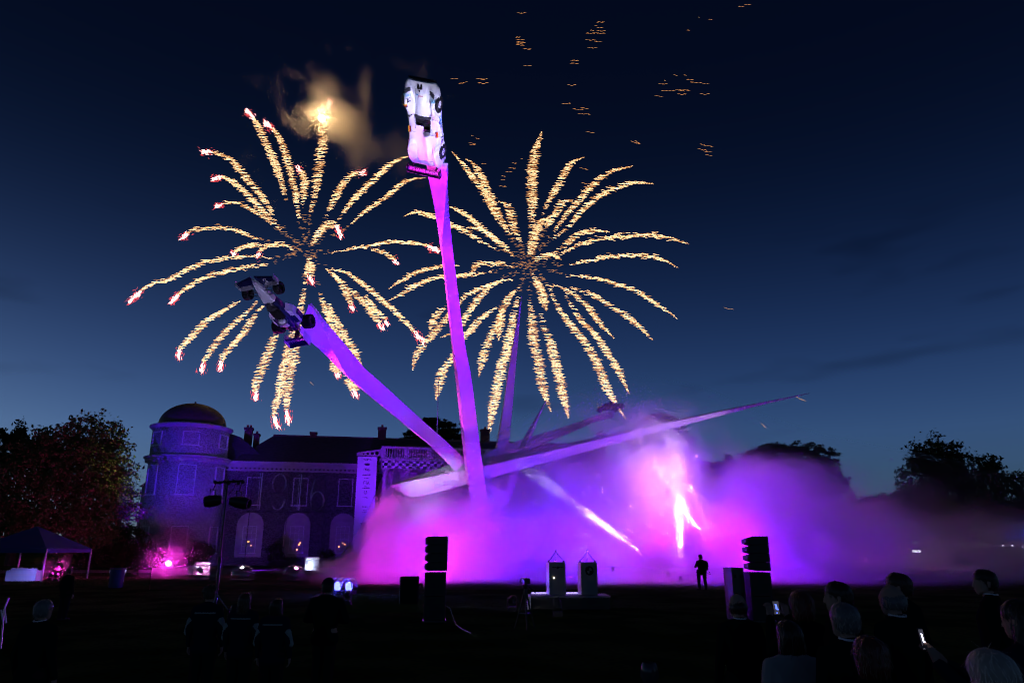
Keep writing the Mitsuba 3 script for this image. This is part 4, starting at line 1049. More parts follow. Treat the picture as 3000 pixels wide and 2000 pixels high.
fr_c = np.clip(np.sqrt((X - FL[0]) ** 2 + (Y - FL[1]) ** 2 + (Z - FL[2]) ** 2) / 7.0, .12, 1)
ds = fr_c * np.clip(body * 1.15 - 0.25 - (0.62 - nz) * 2.3, 0, 1) * 0.22
edge = np.minimum.reduce([np.clip((X - lo[0]) / 3, 0, 1), np.clip((hi[0] - X) / 3, 0, 1), np.clip((Y - lo[1]) / 3, 0, 1), np.clip((hi[1] - Y) / 3, 0, 1), np.clip((Z - lo[2]) / 3, 0, 1), np.clip((hi[2] - Z) / 3, 0, 1)])
volume('powder_smoke', lo, hi, ds * edge, (0.86, 0.80, 0.74), 'torn grey powder smoke glowing gold around the flash above the left firework')

# ------------------------------------------------------------------ lawn, drive
def lawn_colour(p, n, uv):
    a = fbm(p.x * 0.7, p.y * 0.7, 0, 3); b = noise(p.x * 14, p.y * 14, 0)
    return mix((0.018, 0.035, 0.010), (0.050, 0.080, 0.024), smoothstep(0.25, 0.75, a)) * (0.6 + 0.7 * b)


bumped('lawn_mat', diffuse(mikit.proc(lawn_colour)), lambda p, n, uv: fbm(p.x * 9, p.y * 9, 0, 3), 0.10, 0.01)
gx = np.concatenate([np.linspace(-900, -80, 8), np.linspace(-70, 70, 57), np.linspace(80, 900, 8)]); gy = np.concatenate([np.linspace(-60, 0, 4), np.linspace(2, 110, 60), np.linspace(125, 1800, 8)])
A, B = np.meshgrid(gx, gy, indexing='ij')
h = 0.05 * (meshkit.fbm(np.stack([A * 0.12, B * 0.12, 0 * A], -1), 3) - 0.5)
i = np.arange(A.size).reshape(A.shape); f = np.stack([i[:-1, :-1], i[1:, :-1], i[1:, 1:], i[:-1, 1:]], -1).reshape(-1, 4)
part('', 'lawn', (np.stack([A, B, h - 0.03], -1).reshape(-1, 3), f), 'lawn_mat', True)
labels['lawn'] = {'kind': 'structure'}
bumped('gravel_mat', diffuse(mikit.proc(lambda p, n, uv: mix((0.10, 0.09, 0.08), (0.24, 0.22, 0.19), noise(p.x * 9, p.y * 9, 0)))), lambda p, n, uv: noise(p.x * 16, p.y * 16, 0), 0.05, 0.01)
dv = MB()
ys = np.linspace(0, 1, 30)
R = []
for t in ys:
    x = -75 + 150 * t; yc = 66 + 6 * math.sin(t * 2.4) + 4 * t
    R.append([[x, yc - 4.5, 0.045], [x, yc + 4.5, 0.045]])
R = np.array(R); v = R.reshape(-1, 3); i = np.arange(len(ys) - 1) * 2
part('', 'gravel_drive', (v, np.stack([i, i + 2, i + 3, i + 1], 1)), 'gravel_mat'); labels['gravel_drive'] = {'kind': 'structure'}
dk = ground_at(1430, 1697)
solo('round_plinth', 'low round pale disc on the lawn before the tallest beam', 'plinth', MB().lathe([(1.5, 0), (1.5, 0.10), (1.42, 0.14), (0, 0.16)], 48, frame((dk[0], dk[1], 0), (1, 0, 0), (0, 1.0, 0), (0, 0, 1)) @ np.diag([1.0, 2.2, 1.6, 1])), 'frame_paint', 30)

# nearly clear dome added for the denoiser; there is no dust layer
scene['denoise_dome'] = {'type': 'mask', 'opacity': 0.02, 'bsdf': {'type': 'twosided', 'bsdf': diffuse((0.05, 0.05, 0.06))}}
_p = [(1500 * math.cos(t), 1500 * math.sin(t)) for t in np.linspace(-0.03, PI / 2 - 0.01, 14)]
part('', 'sky', MB().lathe(_p, 40, caps=False), 'denoise_dome', True)
labels['sky'] = {'kind': 'structure'}
G_ = ground_at
# ------------------------------------------------------------------ stage smoke
lo, hi = V(-20, 41.6, -0.4), V(50, 84, 17)
n3 = (180, 58, 70)
X, Y, Z = cells(lo, hi, n3)
U = 1500 + X * 2100 / (0.97 * Y)
us = [900, 1020, 1045, 1070, 1100, 1150, 1300, 1420, 1500, 1600, 1680, 1760, 1850, 1950, 2060, 2150, 2250, 2350, 2450, 2600, 2750, 2950, 3400]
tp = [0, 0, 0.1, 2.4, 3.6, 4.6, 4.5, 4.8, 6.0, 7.4, 8.4, 9.2, 9.4, 9.2, 8.8, 8.0, 6.8, 6.0, 5.2, 4.6, 4.0, 3.0, 1.5]
TOP = np.interp(U, us, tp)
q = np.stack([X * 0.17, Y * 0.13, Z * 0.19], -1)
w1 = meshkit.fbm(q * 1.1 + 3.3, 3) - 0.5; w2 = meshkit.fbm(q * 1.1 + 8.8, 3) - 0.5
nz = meshkit.fbm(np.stack([X * 0.17 + w1 * 1.5, Y * 0.13 + w2, Z * 0.21 + w2 * 1.5], -1) * 1.35, 5)
hgt = Z - TOP - (nz - 0.5) * 12.0 * np.clip(TOP / 5, 0.2, 1)
body = 1 / (1 + np.exp(np.clip(hgt / 0.75, -30, 30)))
front = np.clip((Y - 46.0 - 1.2 * (nz - 0.5)) / 1.6, 0, 1); back = np.clip((hi[1] - Y) / 10, 0, 1)
side = np.clip((X - lo[0]) / 3, 0, 1) * np.clip((hi[0] - X) / 8, 0, 1)
fade = np.interp(U, [900, 1045, 1100, 1500, 2200, 2450, 2700, 3200], [0.0, 0.7, 1.0, 1, 1.0, 0.55, 0.32, 0.2])
thick = 0.17 * np.clip(0.10 + 4.2 * (nz - 0.38), 0.08, 1.9) * np.interp(Z, [0, 2.5, 5, 9, 14], [2.2, 1.9, 1.3, 0.85, 0.5])
SMOKE_GLOW_POINTS = ((1118, 1632, 48.4, (0.85, 0.01, 0.85), 20, 4), (1250, 1600, 50.0, (0.22, .003, 1.0), 24, 4), (1480, 1590, 51, (0.10, .002, 1.0), 44, 6), (1710, 1590, 51, (0.11, .002, 1.0), 50, 6),
                                         (1960, 1605, 51, (0.65, 0.008, 0.95), 50, 6), (2150, 1590, 51, (0.50, 0.004, 0.95), 46, 6), (2350, 1610, 51, (0.16, 0.002, 1.0), 46, 4), (1942, 1420, 50.0, (1.0, 0.30, 0.95), 40, 5),
                                         (1620, 1500, 54, (0.07, 0.002, 1.0), 48, 5), (2165, 1490, 55, (0.18, 0.003, 1.0), 62, 5), (2080, 1668, 46.3, BLUE, 26, 3))      # (pixel, depth, colour, power, sampling weight) of the bare points added inside
clear = 1.0
for u, v, y, *_ in SMOKE_GLOW_POINTS:                     # a small clear pocket carved round each added point against noise
    c = px(u, v, y); clear = clear * np.clip((np.sqrt((X - c[0]) ** 2 + (Y - c[1]) ** 2 + (Z - c[2]) ** 2) - 0.9) / 0.8, 0, 1)
dusk_gradient_ = 0.0 * np.clip((TOP + 6 - Z) / 5, 0, 1) * np.clip((U - 1150) / 300, 0, 1)
for (u, v, y, r, w) in ((1752, 1522, 46.8, .9, .5), (2010, 1500, 46.9, .9, .5), (2040, 1545, 46.9, .8, .3), (1992, 1640, 46.9, .9, .3), (1930, 1375, 50, 2.2, .28), (1975, 1440, 51, 2.0, .2), (1100, 1620, 48.5, 1.6, .22)):
    c = px(u, v, y); body = np.maximum(body, 0.01); thick = thick + w * np.exp(-((X - c[0]) ** 2 + (Y - c[1]) ** 2 * .5 + (Z - c[2]) ** 2) / r ** 2) * (0.4 + 1.2 * nz)
ds = (np.minimum(body * thick, .45) * fade + dusk_gradient_ * side) * front * back * side * clear
creep = 0.10 * np.exp(-(np.maximum(Z, 0) / 0.38) ** 1.3) * np.clip((Y - 42) / 4.5, 0, 1) ** 1.6 * back * side * np.interp(U, [1030, 1200, 1500, 2500, 2900], [0, .5, .8, 1, .4]) * (0.3 + 1.4 * nz)
ds = np.maximum(ds, creep)
ds = ds * (Z > -0.3)
scene['denoise_skin'] = {'type': 'mask', 'opacity': 0.006, 'bsdf': {'type': 'twosided', 'bsdf': diffuse((0.5, 0.5, 0.5))}}  # nearly clear film added for denoising
hx, hy = np.linspace(lo[0] + .05, hi[0] - .05, 60), np.linspace(lo[1] + .05, hi[1] - .05, 22)
HX, HY = np.meshgrid(hx, hy, indexing='ij')
HU = 1500 + HX * 2100 / (0.97 * HY)
hz_ = np.clip(np.interp(HU, us, tp) * 1.02 + 3.2, 0, 16.5) * np.clip((HY - 44.2) / 4.5, 0, 1) ** .7 * np.clip((HU - 985) / 160, 0, 1) * np.clip((hi[0] - HX) / 8, 0, 1) + 1.1
n_ = HX.size; ii = np.arange(n_).reshape(HX.shape)
tv = np.stack([HX, HY, hz_], -1).reshape(-1, 3); bv = tv.copy(); bv[:, 2] = -0.35
qf = np.stack([ii[:-1, :-1], ii[1:, :-1], ii[1:, 1:], ii[:-1, 1:]], -1).reshape(-1, 4)
rim = np.concatenate([ii[:, 0], ii[-1, 1:], ii[::-1, -1][1:], ii[0, ::-1][1:-1]]); rn = np.roll(rim, -1)
hf = np.vstack([qf, qf[:, ::-1] + n_, np.stack([rim + n_, rn + n_, rn, rim], 1)])
volume('stage_smoke', lo, hi, ds, (0.96, 0.96, 0.96), 'thick billowing stage smoke glowing violet and magenta between sculpture and house', (np.vstack([tv, bv]), hf))

# thin haze on the left lawn; puffs added as lamp halos, strips for beams
hlo, hhi = V(-55, 48, -0.4), V(-20.02, 80, 14)
X, Y, Z = cells(hlo, hhi, (100, 80, 44))
hz = 0.0001 * np.clip((14 - Z) / 8, 0, 1) * (0.5 + meshkit.fbm(np.stack([X * .2, Y * .2, Z * .2], -1), 3))
for (u, v, r, w) in ((489, 1654, 1.3, .10), (168, 1664, .9, .05), (600, 1668, .8, .012), (709, 1674, .9, .012), (870, 1676, .9, .014), (911, 1650, .9, .010)):
    g = G_(u, 1692 if u != 911 else 1676); c = px(u, v, g[1] - .3)
    hz = hz + w * np.exp(-((X - c[0]) ** 2 + (Y - c[1]) ** 2 + (Z - c[2]) ** 2) / r ** 2)
for (u0, v0, y0, u1, v1, y1, r, w) in ((709, 1680, 53.0, 650, 1480, 48.3, 1.3, .006), (588, 1680, 53.0, 505, 1560, 50.5, 1.2, .004), (905, 1655, 66, 760, 1570, 64, 1.2, .003)):
    a, b = px(u0, v0, y0), px(u1, v1, y1); d = b - a; L2 = d @ d
    tt_ = np.clip(((X - a[0]) * d[0] + (Y - a[1]) * d[1] + (Z - a[2]) * d[2]) / L2, 0, 1.3)
    hz = hz + w * np.exp(-((X - a[0] - tt_ * d[0]) ** 2 + (Y - a[1] - tt_ * d[1]) ** 2 + (Z - a[2] - tt_ * d[2]) ** 2) / r ** 2)
volume('left_haze', hlo, hhi, hz * np.minimum.reduce([np.clip((X - hlo[0]) / 3, 0, 1), np.clip((Y - hlo[1]) / 1.5, 0, 1), np.clip((hhi[1] - Y) / 4, 0, 1), np.clip((hhi[0] - X + .5) / 1, 0, 1)]), (0.95, 0.95, 0.95), 'thin smoky haze before the left tower, with puffs added for lamp halos')

# ------------------------------------------------------------------ lamps on the lawn
scene['dome_film'] = {'type': 'thindielectric', 'int_ior': 1.5}
mat('lamp_black', (0.02, 0.02, 0.022), 0.4)


def moving_head(base, aim, rgb, name='moving_head_lamp', label='', glowv=None, group=None, size=1.0):
    """A moving-head stage lamp: base box, yoke, head, lens. Returns the lens centre and its direction."""
    k = thing(name, label, 'stage lamp', group)
    b = V(*base); s = size; d = unit(V(*aim) - (b + V(0, 0, .55 * s)))
    F = frame(b, (1, 0, 0), (0, 1, 0), (0, 0, 1)) @ np.diag([s, s, s, 1])
    part(k, 'base', MB().box((-.22, -.2, 0), (.22, .2, .16)).box((-.17, -.15, .16), (.17, .15, .2)), 'lamp_black', M=F)
    yk = MB().box((-.24, -.06, .2), (-.2, .06, .66)).box((.2, -.06, .2), (.24, .06, .66)).box((-.2, -.06, .201), (.2, .06, .24))
    part(k, 'yoke', yk, 'lamp_black', M=F)
    z = d; x = unit(np.cross(V(0, 0, 1), z) if abs(z[2]) < 0.98 else V(1, 0, 0)); y = np.cross(z, x)
    Hd = frame(b + V(0, 0, .55 * s), x * s, y * s, z * s)
    part(k, 'head', MB().lathe([(.02, -.24), (.13, -.24), (.175, -.12), (.175, .1), (.15, .26), (.135, .26), (.12, .2)], 20, Hd), 'lamp_black', 35)
    part(k, 'lens', MB().lathe([(0.0, .21), (.128, .21), (.10, .235), (0.0, .25)], 20, Hd, caps=False), 'lamp_black', True, emitter=glow(glowv or [c * 22 for c in rgb], 0.004))
    return b + V(0, 0, .55 * s) + d * .3 * s, d


def rain_dome(base, r, label):
    """Clear plastic rain dome over a lamp, on a black tray."""
    k = thing('rain_dome', label, 'rain dome', 'clear rain domes over the lawn lamps')
    M = frame(V(*base), (1, 0, 0), (0, 1, 0), (0, 0, 1))
    part(k, 'tray', MB().lathe([(r + .06, 0.02), (r + .06, .09), (r - .02, .10), (0, .10)], 32, M), 'lamp_black', 30)
    part(k, 'shell', MB().lathe([(r, .10)] + [(r * math.cos(t) ** 0.8, .10 + r * .35 + r * .85 * math.sin(t)) for t in np.linspace(0, PI / 2 - 0.04, 12)] + [(0.01, .10 + r * 1.2)], 28, M, caps=False), 'dome_film', True)
    seam = MB().tube([(r * 1.004 * math.cos(t) if t < 9 else 0, 0.0, .10 + r * 1.2 * math.sin(t)) for t in np.linspace(0, PI, 24)], 0.014, 5)
    part(k, 'seam', seam, 'white_paint', 40, M)


G = lambda u, v: ground_at(u, v)
mid = px(1420, 1380, 48)
def with_dome(u, v, aim, rgb, label, dlabel, power, cutoff, r=0.75, weight=0.8, glowv=None):
    p = G(u, v); p[2] = 0.03
    rain_dome(p, r, dlabel)
    o, d = moving_head(p + V(0, 0, .10), aim, rgb, label=label, glowv=glowv, group='lawn stage lamps under rain domes')
    lamp(numbered('spot_light'), o, o + d * 10, rgb, power, cutoff, weight=weight)


with_dome(582, 1699, px(505, 1560, 51), (0.5, 0.5, 1.0), 'stage lamp under the leftmost rain dome, throwing a pale beam', 'clear rain dome furthest left, beside a glowing pink panel', 2600, 5)
with_dome(622, 1700, px(640, 1500, 80), (0.6, 0.7, 1.0), 'dark stage lamp under the second rain dome from the left', 'small clear rain dome just left of the lighting stand pole', 120, 16, 0.5, 0.3, (3, 3.4, 4))
with_dome(709, 1701, px(650, 1480, 48), (0.45, 0.55, 1.0), 'stage lamp with a white star glare right of the lighting stand', 'clear rain dome right of the lighting stand, beam rising to the tower', 6500, 5, glowv=(30, 34, 40), weight=1.2)
with_dome(860, 1701, px(1230, 1230, 45), (1.0, 0.03, 0.75), 'hot pink stage lamp under the dome below the second lit window', 'clear rain dome glowing hot pink, below the second lit window', 2200, 16, weight=3.0, glowv=(40, 14, 30))
# lit panels and boxes
def panel_lamp(u, v, w, h, d, rgb, label, parts='white'):
    p = G(u, v); p[2] = 0.05
    k = thing('lamp_box', label, 'stage lamp', 'glowing clear boxes over lawn lamps')
    M = frame(p, unit(V(1, 0.15, 0)), unit(V(-.15, 1, 0)), (0, 0, 1))
    part(k, 'base', MB().box((-w / 2, -d / 2, 0), (w / 2, d / 2, .14)), 'lamp_black', M=M)
    e = MB()
    for sx in (-1, 1):
        for sy in (-1, 1): e.box((sx * w / 2 - .02, sy * d / 2 - .02, .14), (sx * w / 2 + .02, sy * d / 2 + .02, h))
    e.box((-w / 2 - .02, -d / 2 - .02, h), (w / 2 + .02, d / 2 + .02, h + .05))
    part(k, 'frame', e, 'frame_paint', M=M)
    part(k, 'clear_side', MB().box((-w / 2 + .02, -d / 2 - .01, .14), (w / 2 - .02, -d / 2, h)), 'dome_film', M=M)
    part(k, 'reflector', MB().box((-w / 2 + .02, d / 2 - .03, .14), (w / 2 - .02, d / 2, h)), 'white_paint', M=M)
    m = MB().lathe([(0.0, 0), (.16, .0), (.2, .14), (.2, .34), (.1, .42), (0, .44)], 18, frame((-w * .18, 0, .2), (1, 0, 0), (0, 1, 0), (0, 0, 1)), caps=False)
    part(k, 'lamp', m, 'lamp_black', True, M, emitter=glow(rgb, 0.006))
    bulb(numbered('box_light'), apply(M, V(-w * .1, -.2, h * .6)), [c / max(rgb) for c in rgb], 1.6, 0.3)


panel_lamp(588, 1692, 0.95, 1.05, .6, (9, 2.2, 7), 'glowing pink-white box standing behind the leftmost dome')
panel_lamp(911, 1676, 1.2, 1.25, .7, (5, 6, 9), 'cool white glowing box on the drive below the third arch')
# big blue lamp cases in front
for (u, v, label) in ((989, 1740, 'big blue-white lamp under a clear half barrel cover, left one by the dark spectator'), (1022, 1741, 'big blue-white lamp under a clear half barrel cover, right one facing the lawn')):
    p = G(u, v); p[2] = 0.03
    k = thing('flood_case', label, 'stage lamp', 'blue lamps under half barrel covers')
    M = frame(p, unit(V(1, -.25, 0)), unit(V(.25, 1, 0)), (0, 0, 1))
    part(k, 'base', MB().box((-.26, -.3, 0), (.26, .3, .16)), 'lamp_black', M=M)
    sh = []
    for y in (-.3, .3): sh.append([(.28 * math.cos(t), y, .16 + .14 + .42 * math.sin(t)) for t in np.linspace(0, PI, 14)])
    a = np.array(sh[0]); b = np.array(sh[1]); n = len(a); i = np.arange(n - 1)
    part(k, 'cover', (np.vstack([a, b]), np.stack([i, i + 1, i + 1 + n, i + n], 1)), 'dome_film', True, M)
    part(k, 'rim', MB().tube(a, .018, 6).tube(b, .018, 6), 'frame_paint', 40, M)
    part(k, 'lamp', MB().lathe([(0, 0), (.12, 0), (.17, .1), (.17, .3), (.08, .38), (0, .4)], 16, frame((0, -.05, .17), (1, 0, 0), (0, 1, 0), (0, 0, 1)), caps=False), 'lamp_black', True, M, emitter=glow((0.5, 0.65, 9), 0.006))
p = G(1005, 1740)
lamp('spot_light_blue', p + V(0.3, -.3, .7), p + V(2.6, -3.6, 0), (0.05, 0.04, 1.0), 220, 62, 30, 0.8)
# magenta floods, left
def flood(u, v, aim, rgb, label, power, cutoff, weight=1.0, glowv=None, zc=0.75, size=1.0):
    p = G(u, v); p[2] = 0.03
    k = thing('flood_lamp', label, 'flood lamp')
    d = unit(V(*aim) - (p + V(0, 0, zc))); x = unit(np.cross(V(0, 0, 1), d)); y = np.cross(d, x)
    H = frame(p + V(0, 0, zc), x * size, y * size, d * size)
    part(k, 'housing', MB().lathe([(.03, -.3), (.18, -.28), (.26, -.05), (.3, .12), (.28, .12), (.24, .02)], 24, H), 'lamp_black', 35)
    part(k, 'lens', MB().lathe([(0, .05), (.25, .05), (.16, .08), (0, .1)], 24, H, caps=False), 'lamp_black', True, emitter=glow(glowv or [c * 25 for c in rgb], 0.006))
    s = MB()
    for sx in (-1, 1): s.tube([p + x * .32 * sx * size + V(0, 0, zc), p + x * .32 * sx * size + V(0, 0, .1)], .025, 6)
    s.tube([p - x * .32 * size + V(0, 0, .1), p + x * .32 * size + V(0, 0, .1)], .03, 6); s.box((-.3, -.25, 0), (.3, .25, .08), frame(p, (1, 0, 0), (0, 1, 0), (0, 0, 1)))
    part(k, 'stand', s, 'lamp_black', 35)
    o = p + V(0, 0, zc) + d * .2
    lamp(numbered('flood_light'), o, V(*aim), rgb, power, cutoff, weight=weight)
    return o


o = flood(166, 1692, px(230, 1500, 68), (1.0, 0.02, 0.50), 'pink flood lamp under the big left tree', 150, 42, 0.9, (45, 10, 34))
bulb('flood_glow', px(175, 1668, 56), (1.0, 0.03, 0.55), 22, 1.0)  # bare point added so the haze shows a halo
o = flood(489, 1690, EYE + V(-8, 8, 3), (1.0, 0.02, 0.75), 'magenta flood lamp shining straight at the lawn before the left tower', 90, 50, 0.5, (60, 22, 50), 0.98, 0.8)
bulb('flood_glow_magenta', o + V(0.1, -.25, .05), (1.0, 0.02, 0.80), 40, 2.0)  # extra point, added for the magenta halo

bulb('dome_glow', G(866, 1700) + V(0, -.6, .9), (1.0, 0.06, 0.75), 9, .6)  # bare points added for halos round the domes and cases
bulb('dome_glow_blue', G(1003, 1740) + V(-.2, -.7, .7), (0.05, 0.04, 1.0), 16, .8)
bulb('dome_glow_white', G(712, 1700) + V(0, -.6, .9), (0.45, 0.5, 1.0), 5, .4)
# ------------------------------------------------------------------ the lamps that light the sculpture and the house
SC = px(1400, 1150, 45)


def ground_lamp(pos, aim, rgb, power, cutoff, label, weight=1.5, beam=None, fixture=True):
    pos = V(*pos)
    if fixture:
        o, d = moving_head(pos, aim, rgb, label=label, name='lawn_lamp', group='black lamps lighting the sculpture', glowv=[c * 2 for c in rgb], size=.7)
    else:
        o = pos
    lamp(numbered('beam_light'), o, aim, rgb, power, cutoff, beam, weight)


# pink from the left, violet from the front right, blue wash
PK = (1.0, 0.03, 0.72)
ground_lamp((-31.5, 51.5, 0.03), px(1296, 720, 39), PK, 15000, 10, 'black lawn lamp by the drive, aimed at the tall beam', 5)
ground_lamp((-30.5, 50.5, 0.03), px(950, 1000, 36), PK, 9000, 7, 'black lawn lamp by the drive, aimed at the leaning beam', 3)
ground_lamp((-15.2, 50.5, 0.03), px(1365, 1250, 52), (1.0, 0.06, 0.85), 1500, 18, 'black lawn lamp by the pink rain dome, aimed at the crossing of the beams', 3)
ground_lamp((-7.0, 27.0, 0.03), px(1395, 1480, 53), (1.0, 0.03, 0.85), 600, 7, 'black lawn lamp washing the lower beams pink from the front', 3)
ground_lamp((9.0, 28.0, 0.03), px(1250, 850, 40), (0.13, 0.005, 1.0), 5200, 26, 'black lawn lamp right of the podium, washing the beams violet', 9)
ground_lamp((20.0, 40.0, 0.03), px(1500, 1150, 58), (0.10, 0.004, 1.0), 2600, 20, 'black lawn lamp far right, washing the back beams blue', 4)
ground_lamp((1.5, 25.0, 0.03), px(1250, 350, 33), (0.72, 0.74, 1.0), 2900, 6, 'black lawn lamp at the centre, aimed at the white racing car', 5)
ground_lamp((-6.5, 30.0, 0.03), px(1260, 1425, 52), (0.55, 0.57, 1.0), 2600, 6, 'black lawn lamp aimed at the blunt end of the low beam', 3.5)
ground_lamp((0.0, 27.0, 0.03), px(1990, 1230, 57), (1.0, 0.80, 1.0), 3200, 5.5, 'black lawn lamp aimed at the outer part of the needle beam', 4)
ground_lamp((-8.0, 22.0, 0.03), px(790, 870, 32), (0.55, 0.50, 1.0), 240, 7, 'black lawn lamp at the left, aimed at the single-seat racing car', 3)
bulb('foot_light', (-4.5, 52.0, 1.6), (1.0, 0.03, 0.85), 40, 1.0)
# house wash, blue and violet
ground_lamp((-31.0, 62.0, 0.03), px(575, 1270, 90), (0.06, 0.002, 1.0), 2600, 20, 'black lamp on the drive washing the left tower blue', 4)
ground_lamp((-21.0, 66.0, 0.03), px(1090, 1440, 88), (0.20, 0.006, 1.0), 2600, 13, 'black lamp on the drive washing the portico violet', 2.5)
ground_lamp((-15.5, 72.0, 0.03), px(1200, 1400, 88), (0.06, 0.003, 1.0), 300, 36, 'black lamp near the portico steps, washing it blue', 1.0)
ground_lamp((-24.5, 70.0, 0.03), px(880, 1520, 92), (0.16, 0.004, 1.0), 420, 40, 'added black lamp on the drive, washing the arched windows of the left wing', 4)  # lamp added to bring out the arches
# pale lamp beside the house that catches the big tree's edge
lamp('tree_light', px(470, 1560, 68), px(372, 1400, 71), (0.80, 0.80, 0.22), 150, 17, weight=1.0)
# smoke: bare violet and magenta points added inside for its glow, then white beams
for i, (u, v, y, c, pw, w) in enumerate(SMOKE_GLOW_POINTS):
    bulb(f'smoke_light_{i:02d}', px(u, v, y), c, pw, w)


def beam_lamp(u, v, y, tu, tv, ty, rgb, power, cut, label, weight=3.0):
    p = px(u, v, y); p[2] = max(0.05, p[2] - .35)
    o, d = moving_head(p, px(tu, tv, ty), rgb, label=label, name='beam_lamp', group='beam lamps standing in the smoke', glowv=(30, 24, 30), size=.4)
    lamp(numbered('beam_light'), o, o + d * 10, rgb, power, cut, cut * .7, weight)


beam_lamp(1956, 1672, 47.1, 1715, 1497, 46.9, (0.85, 0.80, 1.0), 12000, 3.0, 'beam lamp throwing a white shaft up to the left through the smoke', 9.0)
beam_lamp(2122, 1670, 47.2, 1998, 1480, 46.9, (1.0, 0.50, 0.9), 24000, 2.6, 'beam lamp throwing a pink-white shaft up, right of the cameraman', 5)
beam_lamp(2136, 1668, 47.4, 2055, 1500, 47.2, (1.0, 0.45, 0.9), 14000, 2.0, 'second beam lamp right of the cameraman, thinner shaft', 2.5)
beam_lamp(1993, 1684, 46.9, 1990, 1500, 46.9, (1.0, 0.80, 1.0), 4500, 6, 'lamp throwing a white pillar of light straight up', 4)
beam_lamp(1795, 1655, 47.2, 1830, 1540, 47.2, (1.0, 0.25, 0.8), 1500, 3, 'lamp with a short pink shaft in the middle of the smoke', 1.0)
beam_lamp(2160, 1670, 47.2, 2235, 1590, 47.2, (1.0, 0.04, 0.45), 1500, 3, 'lamp with a red-pink shaft behind the right loudspeaker stack', 1.0)

# ------------------------------------------------------------------ trees and shrubs
def leafmat(key, a, b):
    scene[key] = {'type': 'twosided', 'bsdf': diffuse(mikit.proc(lambda p, n, uv: mix(a, b, noise(p.x * 3.1, p.y * 3.1, p.z * 3.1))))}
    return key


leafmat('leaf_bright', (0.045, 0.075, 0.020), (0.115, 0.150, 0.045)); leafmat('leaf_dark', (0.018, 0.034, 0.012), (0.050, 0.075, 0.026))
flat('bark', mikit.proc(lambda p, n, uv: mix((0.05, 0.04, 0.03), (0.13, 0.10, 0.08), fbm(p.x * 6, p.y * 6, p.z * 2, 3))))


def foliage(blobs, y, leaf, per, depth=0.8, clump=0.7, flatten=1.0, core=0.35, seed=1):
    """Leaf cards in clumps over a set of ellipsoids surveyed as (u, v, half width, half height[, depth shift])."""
    r = np.random.default_rng(seed)
    C, D, Lf = [], [], []
    k = y / 2100 / 0.97
    for b in blobs:
        c = px(b[0], b[1], y + (b[4] if len(b) > 4 else 0)); R = V(b[2] * k, b[2] * k * depth, b[3] * k)
        area = (R[0] * R[1] + R[0] * R[2] + R[1] * R[2]) * 4 / 3 * PI
        nc = max(6, int(area * per / (clump * clump)))
        d = r.normal(size=(nc, 3)); d /= np.linalg.norm(d, axis=1, keepdims=True)
        rad = r.uniform(0.70, 1.03, nc)
        inner = r.random(nc) < core; rad[inner] = r.uniform(0.15, 0.7, inner.sum())
        cc = c + d * R * rad[:, None]
        nl = 22
        o = r.normal(size=(nc, nl, 3)) * clump * V(0.5, 0.5, 0.36 * flatten)
        C.append((cc[:, None] + o).reshape(-1, 3)); D.append(np.repeat(d, nl, 0))
    C, D = np.vstack(C), np.vstack(D); n = len(C)
    nrm = D * 0.6 + r.normal(size=(n, 3)) * 0.6; nrm /= np.linalg.norm(nrm, axis=1, keepdims=True)
    t = np.cross(nrm, r.normal(size=(n, 3))); t /= np.linalg.norm(t, axis=1, keepdims=True); b = np.cross(nrm, t)
    L = leaf * r.uniform(0.6, 1.3, (n, 1))
    v = np.stack([C - t * L, C + b * L * 0.5 + nrm * L * .15, C + t * L, C - b * L * 0.5 + nrm * L * .15], 1).reshape(-1, 3)
    i = np.arange(n)[:, None] * 4
    v = v[:, :]; keep = v[:, 2].reshape(n, 4).min(1) > 0.05
    f = np.concatenate([i + [0, 1, 2], i + [0, 2, 3]], 1).reshape(n, 2, 3)[keep].reshape(-1, 3)
    return v, f


def tree(name, label, cat, blobs, y, trunk, leafm='leaf_dark', leaf=0.24, per=0.42, group=None, seed=1, **k):
    t = thing(name, label, cat, group)
    part(t, 'crown', foliage(blobs, y, leaf, per, seed=seed, **k), leafm)
    if trunk:
        u, v0, r = trunk
        base = px(u, 1640, y); base[2] = -0.1
        m = MB(); rr = np.random.default_rng(seed)
        cs = [px(b[0], b[1], y) for b in blobs]; top = np.mean(cs, axis=0)
        top = V(base[0] * .6 + top[0] * .4, y, top[2])
        q = [base, base * .7 + top * .3 + V(.2, 0, 0), base * .35 + top * .65 + V(-.2, 0, 0), top]
        m.tube(q, [r * 1.3, r, r * .7, r * .35], 10)
        for c in cs:
            f = rr.uniform(.35, .75); a = base * (1 - f) + top * f
            m.tube([a, a * .5 + c * .5 + V(0, 0, -.4), c], [r * .4, r * .26, r * .07], 6)
        part(t, 'trunk', m, 'bark', 40)
    return t


